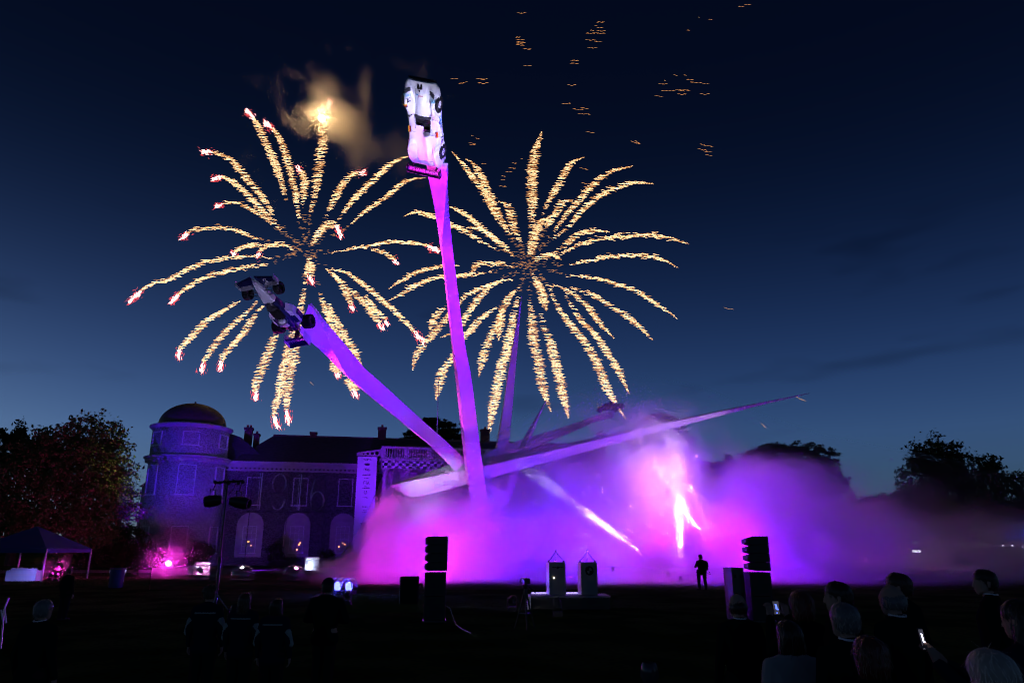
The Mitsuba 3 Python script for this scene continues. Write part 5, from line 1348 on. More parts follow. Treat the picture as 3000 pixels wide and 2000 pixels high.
tree('broad_tree', 'huge rounded evergreen tree left of the house, lit pink below and yellow-green at its edge', 'tree',
     [(255, 1295, 120, 80), (170, 1345, 130, 85), (325, 1370, 75, 70), (70, 1430, 120, 100), (220, 1440, 130, 90), (350, 1455, 60, 60), (175, 1540, 110, 70), (60, 1530, 90, 70), (280, 1530, 90, 60), (385, 1490, 38, 45), (205, 1600, 50, 35), (330, 1420, 55, 50)], 72, (185, 1690, .55), 'leaf_bright', 0.22, 0.50, seed=3)
tree('bushy_tree', 'dark bushy tree at the left edge with a spiky top', 'tree', [(15, 1335, 55, 75), (75, 1325, 60, 60), (60, 1262, 16, 34), (5, 1275, 12, 30), (120, 1320, 50, 40)], 95, (30, 1690, .5), leaf=0.26, per=0.5, seed=4)
tree('cedar_tree', 'dark flat-topped cedar rising behind the roof beside the flagpole', 'tree',
     [(1268, 1234, 40, 7), (1300, 1243, 34, 6), (1255, 1250, 40, 7), (1322, 1262, 32, 6), (1285, 1264, 50, 7), (1225, 1272, 40, 11), (1310, 1276, 46, 6), (1195, 1290, 40, 8), (1270, 1284, 66, 9), (1338, 1285, 26, 5), (1250, 1300, 80, 12)], 128, (1268, 1600, .7), leaf=0.26, per=0.5, clump=0.6, flatten=.5, core=.2, seed=5)
tree('pine_tree', 'wide dark pine right of the house, its left half veiled by violet smoke', 'tree',
     [(2262, 1325, 55, 26), (2215, 1350, 55, 30), (2345, 1318, 52, 22), (2405, 1340, 45, 28), (2420, 1372, 42, 24), (2330, 1375, 90, 40), (2240, 1400, 80, 55), (2380, 1420, 60, 34), (2445, 1408, 36, 18), (2462, 1436, 24, 22), (2430, 1455, 55, 22), (2340, 1470, 100, 45), (2230, 1480, 90, 60)], 118, (2330, 1650, .7), leaf=0.27, per=0.5, flatten=.6, core=.25, seed=6)
tree('round_tree', 'tall dark round-headed tree standing before the right marquee', 'tree',
     [(2745, 1335, 70, 66), (2700, 1395, 62, 56), (2800, 1385, 82, 62), (2672, 1440, 36, 30), (2690, 1490, 48, 40), (2775, 1460, 100, 66), (2840, 1440, 66, 62), (2770, 1540, 80, 40), (2720, 1545, 40, 36), (2850, 1510, 80, 50)], 84, (2790, 1650, .6), leaf=0.23, per=0.5, seed=7)
tree('round_tree', 'smaller dark tree right of the tall round-headed tree', 'tree', [(2895, 1368, 40, 36), (2925, 1420, 48, 46), (2900, 1490, 70, 60), (2955, 1500, 50, 60), (2940, 1560, 60, 40)], 92, (2920, 1650, .5), leaf=0.25, per=0.5, seed=8)
tree('round_tree', 'dark tree cut off by the right edge of the frame', 'tree', [(3000, 1440, 26, 60), (3020, 1500, 50, 60), (2985, 1540, 40, 40)], 96, (3010, 1650, .5), leaf=0.25, per=0.5, seed=9)
tree('small_tree', 'small dark tree on the skyline beside the pale tower lamp', 'tree', [(2137, 1346, 15, 15), (2118, 1358, 18, 10), (2160, 1362, 20, 12)], 150, (2137, 1600, .3), leaf=0.24, per=0.6, clump=.5, seed=10)
tree('fir_tree', 'tiny pointed fir on the skyline between pine and round-headed tree', 'tree', [(2496, 1448, 5, 8), (2497, 1460, 10, 8), (2497, 1474, 15, 9)], 130, (2497, 1600, .25), leaf=0.2, per=0.8, clump=.4, seed=11)
tl_ = foliage([(2540, 1476, 50, 14), (2600, 1470, 46, 24), (2650, 1462, 40, 26), (2500, 1490, 60, 22), (2570, 1500, 120, 30), (2700, 1490, 80, 40), (2450, 1500, 80, 30), (2880, 1540, 160, 50), (3050, 1560, 150, 60), (-60, 1500, 120, 90), (-150, 1450, 140, 120)], 140, 0.36, 0.45, core=.4, seed=12)
part('', 'treeline', tl_, 'leaf_dark'); labels['treeline'] = {'label': 'dark distant treeline behind the marquee and the right lawn', 'category': 'treeline', 'kind': 'stuff'}
for (blobs, y, lab, sd) in (([(590, 1612, 34, 22), (575, 1630, 30, 20)], 84, 'clipped dark shrub at the foot of the left tower', 13), ([(805, 1625, 22, 34), (812, 1655, 26, 26)], 88, 'dark shrub between the first and second lit windows', 14),
                            ([(350, 1590, 80, 50), (280, 1630, 90, 40), (420, 1640, 60, 40)], 80, 'dark shrubs below the right edge of the big left tree', 15), ([(955, 1640, 26, 30)], 88, 'dark shrub left of the long banner, by the third arch', 16)):
    t = thing('dark_shrub', lab, 'shrub'); part(t, 'leaves', foliage(blobs, y, .16, .7, clump=.45, seed=sd), 'leaf_dark', kind='stuff')
# grass blades where lamps rake the lawn, and before the camera
def blades(n, u0, u1, y0, y1, hgt, seed):
    r = np.random.default_rng(seed); y = r.uniform(y0, y1, n); x = (r.uniform(u0, u1, n) - 1500) / 2100 * y
    h = hgt * r.uniform(.5, 1.4, n); a = r.uniform(0, 2 * PI, n); w = hgt * .09
    b = np.stack([x, y, 0 * x - 0.03], -1); s = np.stack([np.cos(a), np.sin(a), 0 * a], -1) * w; lean = np.stack([r.normal(0, .35, n) * h, r.normal(0, .35, n) * h, h], -1)
    v = np.stack([b - s, b + s, b + lean], 1).reshape(-1, 3)
    return v, np.arange(3 * n).reshape(-1, 3)


g1 = blades(26000, 960, 1260, 27, 37, 0.07, 21); g2 = blades(9000, 1250, 2300, 8.5, 13, 0.09, 22); g3 = blades(14000, 60, 1000, 45, 58, 0.09, 23)
gv = np.vstack([g1[0], g2[0], g3[0]]); gf = np.arange(len(gv)).reshape(-1, 3)
part('', 'grass', (gv, gf), 'leaf_bright'); labels['grass'] = {'label': 'short mown lawn grass, lit blue near the lamp cases', 'category': 'grass', 'kind': 'stuff'}

# ------------------------------------------------------------------ loudspeakers
def cabinet(parent, M, w, h, d, horn=True):
    k = part(parent, 'cabinet', hull([((sx * (w / 2 - .012), sy, sz), .012) for sx in (-1, 1) for sy in (0.012 + .14 if sx < 0 else .012, d - .012) for sz in (.012, h - .012)] + [((-w / 2 + .09, .012, .012), .012), ((-w / 2 + .09, .012, h - .012), .012)], 8), 'black_paint', 30, M)
    if horn:
        part(k, 'handle', MB().tube([(-w / 2 + .0, .16, h * .3), (-w / 2 - .03, .17, h * .3), (-w / 2 - .03, .17, h * .7), (-w / 2 + .0, .16, h * .7)], .012, 6), 'dark_steel', 40, M)
    return k


def array_stack(base, yaw, label, tp=.10):
    k = thing('loudspeaker_stack', label, 'loudspeaker', 'line array loudspeaker stacks')
    for i in range(2):
        M = rot_z(yaw, base) @ frame((0, 0, .05 + i * .70), (1, 0, 0), (0, 1, 0), (0, 0, 1))
        q = part(k, 'bass_cabinet', hull([((sx * .315, sy, sz), .012) for sx in (-1, 1) for sy in (.012, .8) for sz in (.012, .68)], 8), 'black_paint', 30, M)
        g = MB()
        for j in range(3): g.box((-.25, -.004, .09 + j * .2), (.25, .0, .24 + j * .2), None)
        part(q, 'grille', g, 'rubber', M=M)
    part(k, 'tray', MB().box((-.36, -.04, 0), (.36, .86, .048), rot_z(yaw, base)), 'dark_steel')
    for i in range(4):
        z = 1.50 + i * .262
        M = rot_z(yaw, base) @ frame((0, 0, z), (1, 0, 0), (0, math.cos(.03 * i), -math.sin(.03 * i)), (0, math.sin(.03 * i), math.cos(.03 * i)))
        x0, x1 = -.35, .35
        pr = m3.Manifold.extrude(m3.CrossSection([[[x0, .06], [x0 + tp, 0], [x1, 0], [x1, .247], [x0 + tp, .247], [x0, .187]]]), .5).transform([[1, 0, 0, 0], [0, 0, 1, 0], [0, 1, 0, 0]])
        q = part(k, 'array_cabinet', pr, 'black_paint', M=M)
        part(q, 'side_hinge', MB().box((x1, .2, -.01), (x1 + .02, .28, .255)), 'steel', M=M)
        part(q, 'badge', MB().box((x0 + .015, -.006, .07), (x0 + .07, -.001, .18)), 'brick_dark', M=M)
    return k


mat('podium_grey', (0.20, 0.20, 0.20), 0.6)
pL, pR = G(1272, 1822), G(2240, 1822)
array_stack(V(pL[0], pL[1], 0), 0.10, 'black loudspeaker stack of four angled cabinets, left of the podium')
array_stack(V(pR[0], pR[1], 0), -0.02, 'black loudspeaker stack of four angled cabinets, right of the cameraman', .22)
k = thing('equipment_rack', 'grey equipment cabinet with paired handles beside the right loudspeaker stack', 'cabinet')
M = rot_z(.15, V(pR[0] - .62, pR[1] + .25, 0))
part(k, 'body', MB().box((-.2, 0, .03), (.2, .6, 1.58)), 'dark_steel', M=M)
for z in (.25, .75, 1.28):
    for x in (-.1, .1): part(k, 'handle', MB().box((x - .035, -.012, z), (x + .035, 0, z + .09)), 'rubber', M=M)
cb = thing('cable', 'loose cable trailing over the grass from the left loudspeaker stack', 'cable')
pts = [V(pL[0] + .35, pL[1] - .2, .5), V(pL[0] + .5, pL[1] - .3, .42)] + [G(u, v) + V(0, 0, .02) for u, v in ((1335, 1830), (1350, 1842), (1362, 1848), (1378, 1856))]
part(cb, 'strand', MB().tube(pts, .014, 6), 'steel', 40)

# ------------------------------------------------------------------ podium with two lecterns
pk = thing('podium', 'low dark podium carrying two grey lecterns', 'podium')
a, b = G(1556, 1784), G(1790, 1784)
PM = frame(V(a[0], a[1], 0), unit(V(b[0] - a[0], b[1] - a[1], 0)), unit(V(-(b[1] - a[1]), b[0] - a[0], 0)), (0, 0, 1))
W = float(np.linalg.norm((b - a)[:2]))
part(pk, 'deck', MB().box((0, 0, .40), (W, 1.6, .46)), 'podium_grey', M=PM)
part(pk, 'skirt', MB().box((.03, .03, 0), (W - .03, 1.57, .398)), 'lamp_black', M=PM)
st = MB().box((-.13, .05, 0), (-.005, 1.5, .44))
part(pk, 'white_side', st, 'white_paint', M=PM, label='white side panel facing left, lit violet')
part(pk, 'light_strip', MB().box((.05, 1.3, .462), (W * .30, 1.42, .52)).box((W * .46, 1.3, .462), (W * .66, 1.42, .52)), 'white_paint', M=PM, emitter=glow((.55, .42, 1.3), 0.004), kind='stuff')
for (u, mark, lab) in ((1634, 'bar', 'left grey lectern with a dark nameplate and a small round light'), (1727, 'disc', 'right grey lectern with a dark round badge')):
    lk = thing('lectern', lab, 'lectern', 'lecterns on the podium')
    p = px(u, 1700, a[1] + .6); x = float(np.dot(p - V(a[0], a[1], 0), PM[:3, 0]))
    M = PM @ frame((x, .55, .462), (1, 0, 0), (0, 1, 0), (0, 0, 1)) @ rot_z(.22)
    part(lk, 'body', hull([((sx * .30, sy, sz), .02) for sx in (-1, 1) for sy in (.02, .45) for sz in (.02, 1.17)], 8), 'podium_grey', 30, M)
    part(lk, 'side_panel', MB().box((-.335, .02, .01), (-.322, .45, 1.18)), 'white_paint', M=M)
    if mark == 'bar':
        part(lk, 'nameplate', MB().box((-.22, -.008, .985), (.22, -.001, 1.015)).lathe([(0, 0), (.05, 0), (.05, .008), (0, .009)], 18, frame((0, -.001, .985), (1, 0, 0), (0, 0, 1), (0, -1, 0))), 'ink_black', M=M)
        part(lk, 'indicator', m3.Manifold.sphere(.022, 12).translate([-.15, -.01, .62]), 'white_paint', True, M, emitter=glow((9, 8, 5), .002))
    else:
        part(lk, 'badge', MB().lathe([(0, 0), (.17, 0), (.17, .012), (.15, .016), (.15, .012), (.11, .012), (.11, .016), (0, .016)], 28, frame((0, -.001, .88), (1, 0, 0), (0, 0, 1), (0, -1, 0))), 'ink_black', 30, M)
        qd = MB()
        for q in (0, 2):
            aa = np.linspace(q * PI / 2, (q + 1) * PI / 2, 8); ring_ = [(.105 * math.cos(t), -.019, .88 + .105 * math.sin(t)) for t in aa]
            qd.add([(0, -.019, .88)] + ring_, [[0, i + 1, i + 2] for i in range(7)])
        part(lk, 'badge_quarter', qd, 'podium_grey', M=M, kind='stuff')
    part(lk, 'microphone', MB().tube([(0, .3, 1.19), (0.0, .2, 1.35)], .008, 6).lathe([(.0, 0), (.02, .01), (.024, .04), (.012, .06)], 10, frame((0, .2, 1.34), (1, 0, 0), (0, 1, 0), (0, 0, 1))), 'rubber', 40, M)
    rp = MB()
    for s in (-1, 1):
        rp.tube([(s * .30, .2, 1.18), (s * .27, .2, 1.26), (s * .2, .2, 1.33), (s * .09, .2, 1.46), (0, .2, 1.60)], .013, 6)
        rp.lathe([(0, 0), (.035, .01), (.03, .06), (0, .08)], 10, frame((s * .3, .2, 1.18), (1, 0, 0), (0, 1, 0), (0, 0, 1)))
    rp.tm(m3.Manifold.sphere(.032, 12).translate([0, .2, 1.61]))
    part(lk, 'rope', rp, 'lamp_black', 40, M)
lamp('podium_light', PM[:3, 3] + V(-.6, -6, .3), PM[:3, 3] + V(W / 2, 0.5, 1.0), (1.0, 0.95, 0.8), 1.3, 25, 20, .25)
lamp('podium_side_light', PM[:3, 3] + V(-4.5, 2.2, .3), PM[:3, 3] + V(0, 0.6, .5), (0.25, 0.15, 1.0), 22, 25, 20, .3)

# ------------------------------------------------------------------ things on the lawn
p = G(1196, 1768); M = rot_z(.05, V(p[0], p[1], 0))
k = thing('flight_case', 'tall black case with a jutting bracket, left of the left loudspeaker stack', 'case')
part(k, 'box', hull([((sx * .34, sy, sz), .02) for sx in (-1, 1) for sy in (.02, .6) for sz in (.02, 1.02)], 8), 'black_cloth', 30, M)
part(k, 'bracket', MB().tube([(.36, .2, .72), (.5, .2, .75), (.56, .2, .62)], .05, 8), 'lamp_black', 40, M)
part(k, 'edge', MB().box((-.372, -.002, .0), (-.352, .02, 1.04)), 'steel', M=M)
p = G(327, 1722)
k = thing('bin', 'dark waste bin standing alone on the left lawn', 'bin')
M = frame(V(p[0], p[1] + .4, 0), (1, 0, 0), (0, 1, 0), (0, 0, 1))
part(k, 'body', MB().lathe([(.34, 0), (.36, .02), (.39, 1.0), (.41, 1.0), (.41, 1.06), (.37, 1.06), (.37, .9)], 28, M), 'car_blue', 30)
part(k, 'rim', MB().lathe([(.405, .98), (.425, .99), (.425, 1.03), (.405, 1.04)], 28, M, caps=False), 'dark_steel', 30)
part(k, 'handle', MB().box((-.46, -.05, .8), (-.40, .05, .95)).box((.40, -.05, .8), (.46, .05, .95)), 'steel', M=M)
# camera on a tripod
p = G(1540, 1843)
k = thing('tripod_camera', 'small video camera on a black tripod left of the podium', 'camera')
M = rot_z(.3, V(p[0], p[1], 0))
for t in (0.4, 2.4, 4.5):
    part(k, 'leg', MB().tube([(0, 0, 1.1), (.16 * math.cos(t), .16 * math.sin(t), .55), (.34 * math.cos(t), .34 * math.sin(t), .02)], [.03, .024, .016], 7), 'lamp_black', 40, M)
part(k, 'spreader', MB().tube([(.2 * math.cos(t), .2 * math.sin(t), .42) for t in (0.4, 2.4, 4.5, 0.4)], .012, 6), 'dark_steel', 40, M)
part(k, 'head', MB().lathe([(.05, 1.08), (.07, 1.12), (.07, 1.18), (.04, 1.2)], 14, M), 'lamp_black', 30)
part(k, 'body', hull([((sx * .07, sy, sz), .02) for sx in (-1, 1) for sy in (-.16, .14) for sz in (1.23, 1.34)], 8), 'lamp_black', 30, M)
part(k, 'lens', MB().lathe([(.06, 0), (.07, .1), (.075, .14), (.05, .14)], 16, M @ frame((0, .15, 1.28), (1, 0, 0), (0, 0, 1), (0, 1, 0))), 'lens_dark', 30)
part(k, 'pan_bar', MB().tube([(.05, -.1, 1.15), (.16, -.42, .98)], .012, 6), 'lamp_black', 40, M)
# lighting stand
p = V(px(624, 1836, 22)[0], 22.0, 0)
top = px(667, 1412, 22)
k = thing('lighting_stand', 'tall slim lighting stand with a crossbar and two dark lanterns', 'lighting stand')
pm = MB().tube([p, p * .5 + top * .5], .045, 10)
part(k, 'pole', MB().tube([p, p * .55 + top * .45], .04, 10), 'dark_steel', 40); part(k, 'pole', MB().tube([p * .55 + top * .45, top + V(0, 0, .1)], .028, 10), 'dark_steel', 40)
part(k, 'collar', MB().tube([p * .57 + top * .43, p * .53 + top * .47], .055, 10), 'lamp_black', 40)
for t in (.5, 2.6, 4.7): part(k, 'leg', MB().tube([p + V(0, 0, .9), p + V(.7 * math.cos(t), .7 * math.sin(t), .02)], .02, 6), 'steel', 40)
cbm = MB().tube([px(628, 1414, 22), px(712, 1408, 22)], .035, 8)
for q in np.linspace(630, 712, 7): cbm.tm(m3.Manifold.sphere(.055, 10).translate((px(q, 1412 + rng.uniform(-4, 3), 22)).tolist()))
cbm.tube([px(655, 1418, 22), px(661, 1430, 21.9), px(667, 1440, 22)], .012, 5).tube([px(690, 1416, 22), px(684, 1432, 21.9), px(672, 1446, 22)], .012, 5)
part(k, 'crossbar', cbm, 'lamp_black', 40)
for (u, v, d, L) in ((626, 1466, -1, .26), (702, 1471, 1, .32)):
    c = px(u, v, 22); ax = unit(V(d, -.15, -.16)); x = unit(np.cross(ax, V(0, 1, 0))); y = np.cross(ax, x)
    q = part(k, 'lantern', MB().lathe([(.05, -L), (.12, -L * .9), (.17, -L * .2), (.18, L * .5), (.15, L), (.13, L), (.12, L * .7)], 18, frame(c, x, y, ax)), 'lamp_black', 35)
    part(q, 'yoke', MB().tube([c + V(-.05, -.2, 0), c + V(-.05, -.2, .32), c + V(-.05, .2, .32), c + V(-.05, .2, 0)], .018, 6).tube([c + V(-.05, 0, .32), px(u + (8 if d > 0 else 8), 1412, 22)], .018, 6), 'lamp_black', 40)
# gazebo on the left
k = thing('gazebo', 'dark blue pop-up gazebo cut off by the left edge', 'gazebo')
g0 = px(-90, 1640, 50); g1_ = px(129, 1640, 50); z1 = px(128, 1606, 50)[2]; zp = px(15, 1540, 52)[2]
cx = (g0[0] + g1_[0]) / 2; w = (g1_[0] - g0[0]) / 2 + .1
R = [[cx - w, 50 - .1, z1], [cx + w, 50 - .1, z1], [cx + w, 50 + 2 * w, z1], [cx - w, 50 + 2 * w, z1]]
mat('gazebo_blue', (0.02, 0.04, 0.16), 0.8)
ro = MB().add(R + [[cx, 50 + w, zp]], [[0, 1, 4], [1, 2, 4], [2, 3, 4], [3, 0, 4]])
for i in range(4):
    a, b = V(*R[i]), V(*R[(i + 1) % 4]); ro.add([a, b, b - V(0, 0, .28), a - V(0, 0, .28)], [[0, 1, 2], [0, 2, 3]])
part(k, 'canopy', ro, 'gazebo_blue')
for q in R: part(k, 'post', MB().box((q[0] - .04, q[1] - .04 + .05, 0), (q[0] + .04, q[1] + .04 + .05, z1 - .02)), 'frame_paint')
lamp('gazebo_light', G(175, 1700) + V(1.0, -1.5, .4), V(g1_[0], 50, 1.4), (0.25, 0.25, 1.0), 14, 40, 30, .25)
k = thing('trestle_table', 'low table with a pale cloth and blankets under the gazebo', 'table')
x = px(60, 1700, 50.5)[0]
part(k, 'cloth', hull([((x + sx * 1.0, 50.8 + sy * .35, sz), .03) for sx in (-1, 1) for sy in (-1, 1) for sz in (.05, .68)], 8), 'banner_cloth', 30)
tb = MB()
for i in range(9): tb.tm(hull([((x + rng.uniform(-.9, .9), 50.55 + rng.uniform(-.1, .3), .76 + rng.uniform(0, .1)), .06), ((x + rng.uniform(-.9, .9), 50.6, .74), .05)], 8))
part(k, 'blanket', tb, 'banner_cloth', 40, kind='stuff')
lamp('table_light', V(x + 1.5, 49, .5), V(x, 50.7, .5), (0.2, 0.2, 1.0), 7, 40, 30, .2)
k = thing('folding_stand', 'folded metal stand catching blue light at the left edge', 'stand')
b0 = px(8, 1835, 14)
part(k, 'rail', MB().tube([px(3, 1785, 14), px(9, 1825, 14)], .016, 6), 'steel', 40); part(k, 'rail', MB().tube([px(13, 1782, 14), px(18, 1824, 14)], .016, 6), 'steel', 40)
part(k, 'leg', MB().tube([px(26, 1750, 14.2), px(12, 1785, 14.1), px(2, 1900, 14)], .014, 6), 'steel', 40)
lamp('stand_light', V(-12.5, 16, 1.2), px(10, 1800, 14), (0.1, 0.1, 1.0), 2.2, 25, 20, .15)

# ------------------------------------------------------------------ right lawn: marquee, stall, parasol
flat('canvas', (0.62, 0.58, 0.50))
MY = 98.0
k = thing('marquee', 'pale peaked marquee half hidden by the tall round-headed tree', 'marquee')
def pm_(u, v, dy=0): return px(u, v, MY + dy)
rows = []
prof = [(2395, 1572), (2430, 1560), (2462, 1540), (2476, 1515), (2486, 1494), (2496, 1516), (2515, 1535), (2560, 1551), (2610, 1553), (2660, 1540), (2690, 1522), (2704, 1510), (2720, 1530), (2760, 1556), (2790, 1568)]
top = np.array([pm_(u, v, 6) for u, v in prof]); fr_ = np.array([pm_(u, 1572, 0) for u, v in prof]); fr_[:, 2] = pm_(2600, 1556)[2]; bk_ = fr_ + V(0, 12, 0)
mid_ = fr_ * .5 + top * .5 - V(0, 0, .5)
v = np.stack([fr_, mid_, top, bk_], 1); n = len(prof); i = np.arange(n * 4).reshape(n, 4); f = np.stack([i[:-1, :-1], i[1:, :-1], i[1:, 1:], i[:-1, 1:]], -1).reshape(-1, 4)
part(k, 'roof', (v.reshape(-1, 3), f), 'canvas', True)
part(k, 'wall', MB().box((fr_[3][0], MY + .1, 0), (fr_[-1][0], MY + .25, fr_[0][2])), 'canvas')
wx = [pm_(u, 1570)[0] for u in (2590, 2646)]; wz = [pm_(2600, v)[2] for v in (1586, 1559)]
part(k, 'window', MB().box((wx[0], MY + .04, wz[0]), (wx[1], MY + .098, wz[1])), 'window_glass')
for j, u in enumerate((2550, 2700)): part(k, 'pole', MB().tube([pm_(u, 1600) * V(1, 1, 0) + V(0, -.05, 0), pm_(u, 1556) + V(0, -.05, 0)], .06, 8), 'frame_paint', 40)
part(k, 'peak_pole', MB().tube([top[4] - V(0, 0, 1), top[4] + V(0, 0, .8)], .07, 8), 'frame_paint', 40)
lamp('marquee_fill', V(wx[1] + 2, MY - 16, 1.0), V(wx[0], MY, 2.6), (1.0, 0.80, 0.45), 60, 35, 30, .3)  # warm fill added to brighten the canvas, without a fixture
bulb('lawn_lamp_light', px(2685, 1612, 80), (0.75, 0.8, 1.0), 14, .25)
k = thing('work_lamp', 'small bright white work lamp on the lawn before the marquee', 'lamp')
p = px(2685, 1614, 80.5)
part(k, 'lamp', MB().box((p[0] - .42, p[1] - .05, p[2] - .14), (p[0] + .42, p[1] + .05, p[2] + .12)), 'white_paint', emitter=glow((9, 9.5, 11), .003))
part(k, 'lamp', MB().box((p[0] - .38, p[1] - .05, p[2] + .75), (p[0] + .30, p[1] + .05, p[2] + 1.0)), 'white_paint', emitter=glow((.7, .75, 1.1), .002))
part(k, 'post', MB().box((p[0] - .05, p[1] + .06, 0), (p[0] + .05, p[1] + .14, p[2] + 1.1)), 'lamp_black')
k = thing('lit_stall', 'small stall with a glowing pink-white front in the smoke', 'stall')
q0, q1 = px(2390, 1600, 78), px(2437, 1577, 78)
part(k, 'panel', MB().box((q0[0], 78, q0[2]), (q1[0], 78.1, q1[2])), 'white_paint', emitter=glow((2.2, .42, 1.7), .003))
part(k, 'light_bar', MB().box((q0[0], 77.8, q1[2] + .05), (q0[0] + 1.0, 78, q1[2] + .2)), 'white_paint', emitter=glow((12, 6, 12), .002))
part(k, 'frame', MB().box((q0[0] - .1, 77.9, 0), (q0[0] - .02, 78.2, q1[2] + .3)).box((q1[0] + .02, 77.9, 0), (q1[0] + .1, 78.2, q1[2] + 2.0)).box((q0[0] - .1, 78.21, q0[2] - .2), (q1[0] + .1, 78.3, q1[2] + .3)), 'lamp_black')
flood(2448, 1664, EYE + V(10, 20, 1), (1.0, .05, .6), 'small pink flood lamp in the smoke edge, below the glowing stall', 120, 50, .4, (20, 3, 12), .7, .8)
flood(2540, 1658, EYE + V(4, 20, 1), (1.0, .05, .9), 'small magenta flood lamp right of the glowing stall', 160, 50, .4, (18, 2, 16), .7, .8)
k = thing('parasol', 'blue domed parasol at the right edge above small stall lamps', 'parasol')
c = px(3003, 1574, 62); e = px(2953, 1574, 62); r = c[0] - e[0]
zt = px(3003, 1552, 62)[2] - c[2]
mat('parasol_blue', (0.10, 0.12, 0.45), 0.8)
part(k, 'canopy', MB().lathe([(r, 0), (r * .92, zt * .5), (r * .6, zt * .9), (r * .2, zt), (0.02, zt * 1.02)], 24, frame(c, (1, 0, 0), (0, 1, 0), (0, 0, 1)), caps=False), 'parasol_blue', 30)
part(k, 'valance', MB().lathe([(r, 0), (r, -.22)], 24, frame(c, (1, 0, 0), (0, 1, 0), (0, 0, 1)), caps=False), 'parasol_blue', 30)
part(k, 'pole', MB().tube([c * V(1, 1, 0), c + V(0, 0, zt)], .04, 8), 'frame_paint', 40)
lamp('parasol_light', c + V(-2.5, -4, 2.6), c, (0.2, 0.2, 1.0), 22, 30, 25, .2)
for (u, v) in ((2938, 1597), (2966, 1597), (2996, 1602)):
    k = thing('stall_lamp', {2938: 'tiny white lamp left of the blue parasol, first of three', 2966: 'tiny white lamp below the middle of the blue parasol', 2996: 'tiny white lamp at the very right edge below the blue parasol'}[u], 'lamp', 'tiny lamps below the blue parasol')
    part(k, 'bulb', m3.Manifold.sphere(.05, 10).translate(px(u, v, 61).tolist()), 'white_paint', True, emitter=glow((6, 6, 7), .002))
    part(k, 'wire', MB().tube([px(u, v, 61), px(u, v, 61) + V(0, 0, .5)], .008, 5), 'lamp_black')
k = thing('stall_counter', 'pale low counter on the right lawn left of the parasol', 'counter')
x0, x1 = px(2898, 1615, 70)[0], px(2925, 1615, 70)[0]
part(k, 'top', MB().box((x0, 70, .95), (x1 + 1.6, 70.8, 1.05)), 'banner_cloth'); part(k, 'front', MB().box((x0 + .05, 70.05, 0), (x1 + 1.55, 70.7, .948)), 'black_cloth')
# roof lamp beside the right tower
k = thing('roof_lamp', 'small pink lamp on a post above the sloping right roof', 'lamp')
p = px(2040, 1336, 106)
part(k, 'post', MB().tube([p - V(0, 0, 2.5), p + V(0, 0, .9)], .05, 8), 'lamp_black', 40); part(k, 'lamp', m3.Manifold.sphere(.22, 14).translate(p.tolist()), 'white_paint', True, emitter=glow((3, .9, 1.8), .002))
# glass on the grass in front
k = thing('wine_glass', 'glass globe catching violet light at the bottom edge', 'glass')
p = px(1903, 1974, 7.0)
part(k, 'bowl', MB().lathe([(.012, 0), (.06, .03), (.085, .09), (.075, .16), (.06, .2)], 24, frame(p - V(0, 0, .1), (1, 0, 0), (0, 1, 0), (0, 0, 1)), caps=False), 'lens_dark', True)
part(k, 'stem', MB().tube([p - V(0, 0, .1), p + V(.06, -.05, -.32)], .012, 8), 'lens_dark', 40)
part(k, 'base', MB().lathe([(.07, 0), (.02, .02)], 20, frame(p + V(.06, -.05, -.34), (1, 0, 0), (0, 1, 0), (0, 0, 1))), 'lens_dark', 40)
gp = p + V(.06, -.05, -.34); part(k, 'table', MB().box((gp[0] - .25, gp[1] - .2, gp[2] - .03), (gp[0] + .25, gp[1] + .25, gp[2] - .002)).tube([(gp[0], gp[1], 0), (gp[0], gp[1], gp[2] - .03)], .03, 8), 'black_cloth')

# ------------------------------------------------------------------ people
flat('skin', (0.42, 0.27, 0.20)); flat('suit', (0.012, 0.012, 0.014)); flat('navy', (0.015, 0.018, 0.035)); flat('shirt', (0.75, 0.75, 0.75)); flat('pale_jacket', (0.30, 0.30, 0.29)); flat('hi_vis', (0.32, 0.36, 0.32))
flat('trouser', (0.02, 0.02, 0.022))


def hairmat(key, rgb):
    scene[key] = {'type': 'twosided', 'bsdf': {'type': 'principled', 'base_color': {'type': 'rgb', 'value': list(rgb)}, 'roughness': 0.45, 'specular': 0.5}}
    return key


hairmat('hair_dark', (0.02, 0.014, 0.01)); hairmat('hair_grey', (0.13, 0.13, 0.125)); hairmat('hair_red', (0.10, 0.02, 0.012)); hairmat('hair_pale', (0.36, 0.32, 0.26)); hairmat('hair_brown', (0.05, 0.028, 0.016))


hairmat('hair_light', (0.14, 0.07, 0.04)); hairmat('hair_white', (0.7, 0.66, 0.58))


def chain(pts, seg=14):
    out = []
    for (a, ra), (b, rb) in zip(pts[:-1], pts[1:]): out.append(hull([(a, ra), (b, rb)], seg))
    return out


def union(ms):
    return m3.Manifold.batch_boolean(ms, m3.OpType.Add)


def soft(m, length=0.045, it=8):
    q = m.refine_to_length(length).to_mesh()
    t = trimesh.Trimesh(q.vert_properties[:, :3], q.tri_verts, process=True)
    trimesh.smoothing.filter_taubin(t, 0.5, 0.52, iterations=it)
    return np.array(t.vertices), np.array(t.faces)


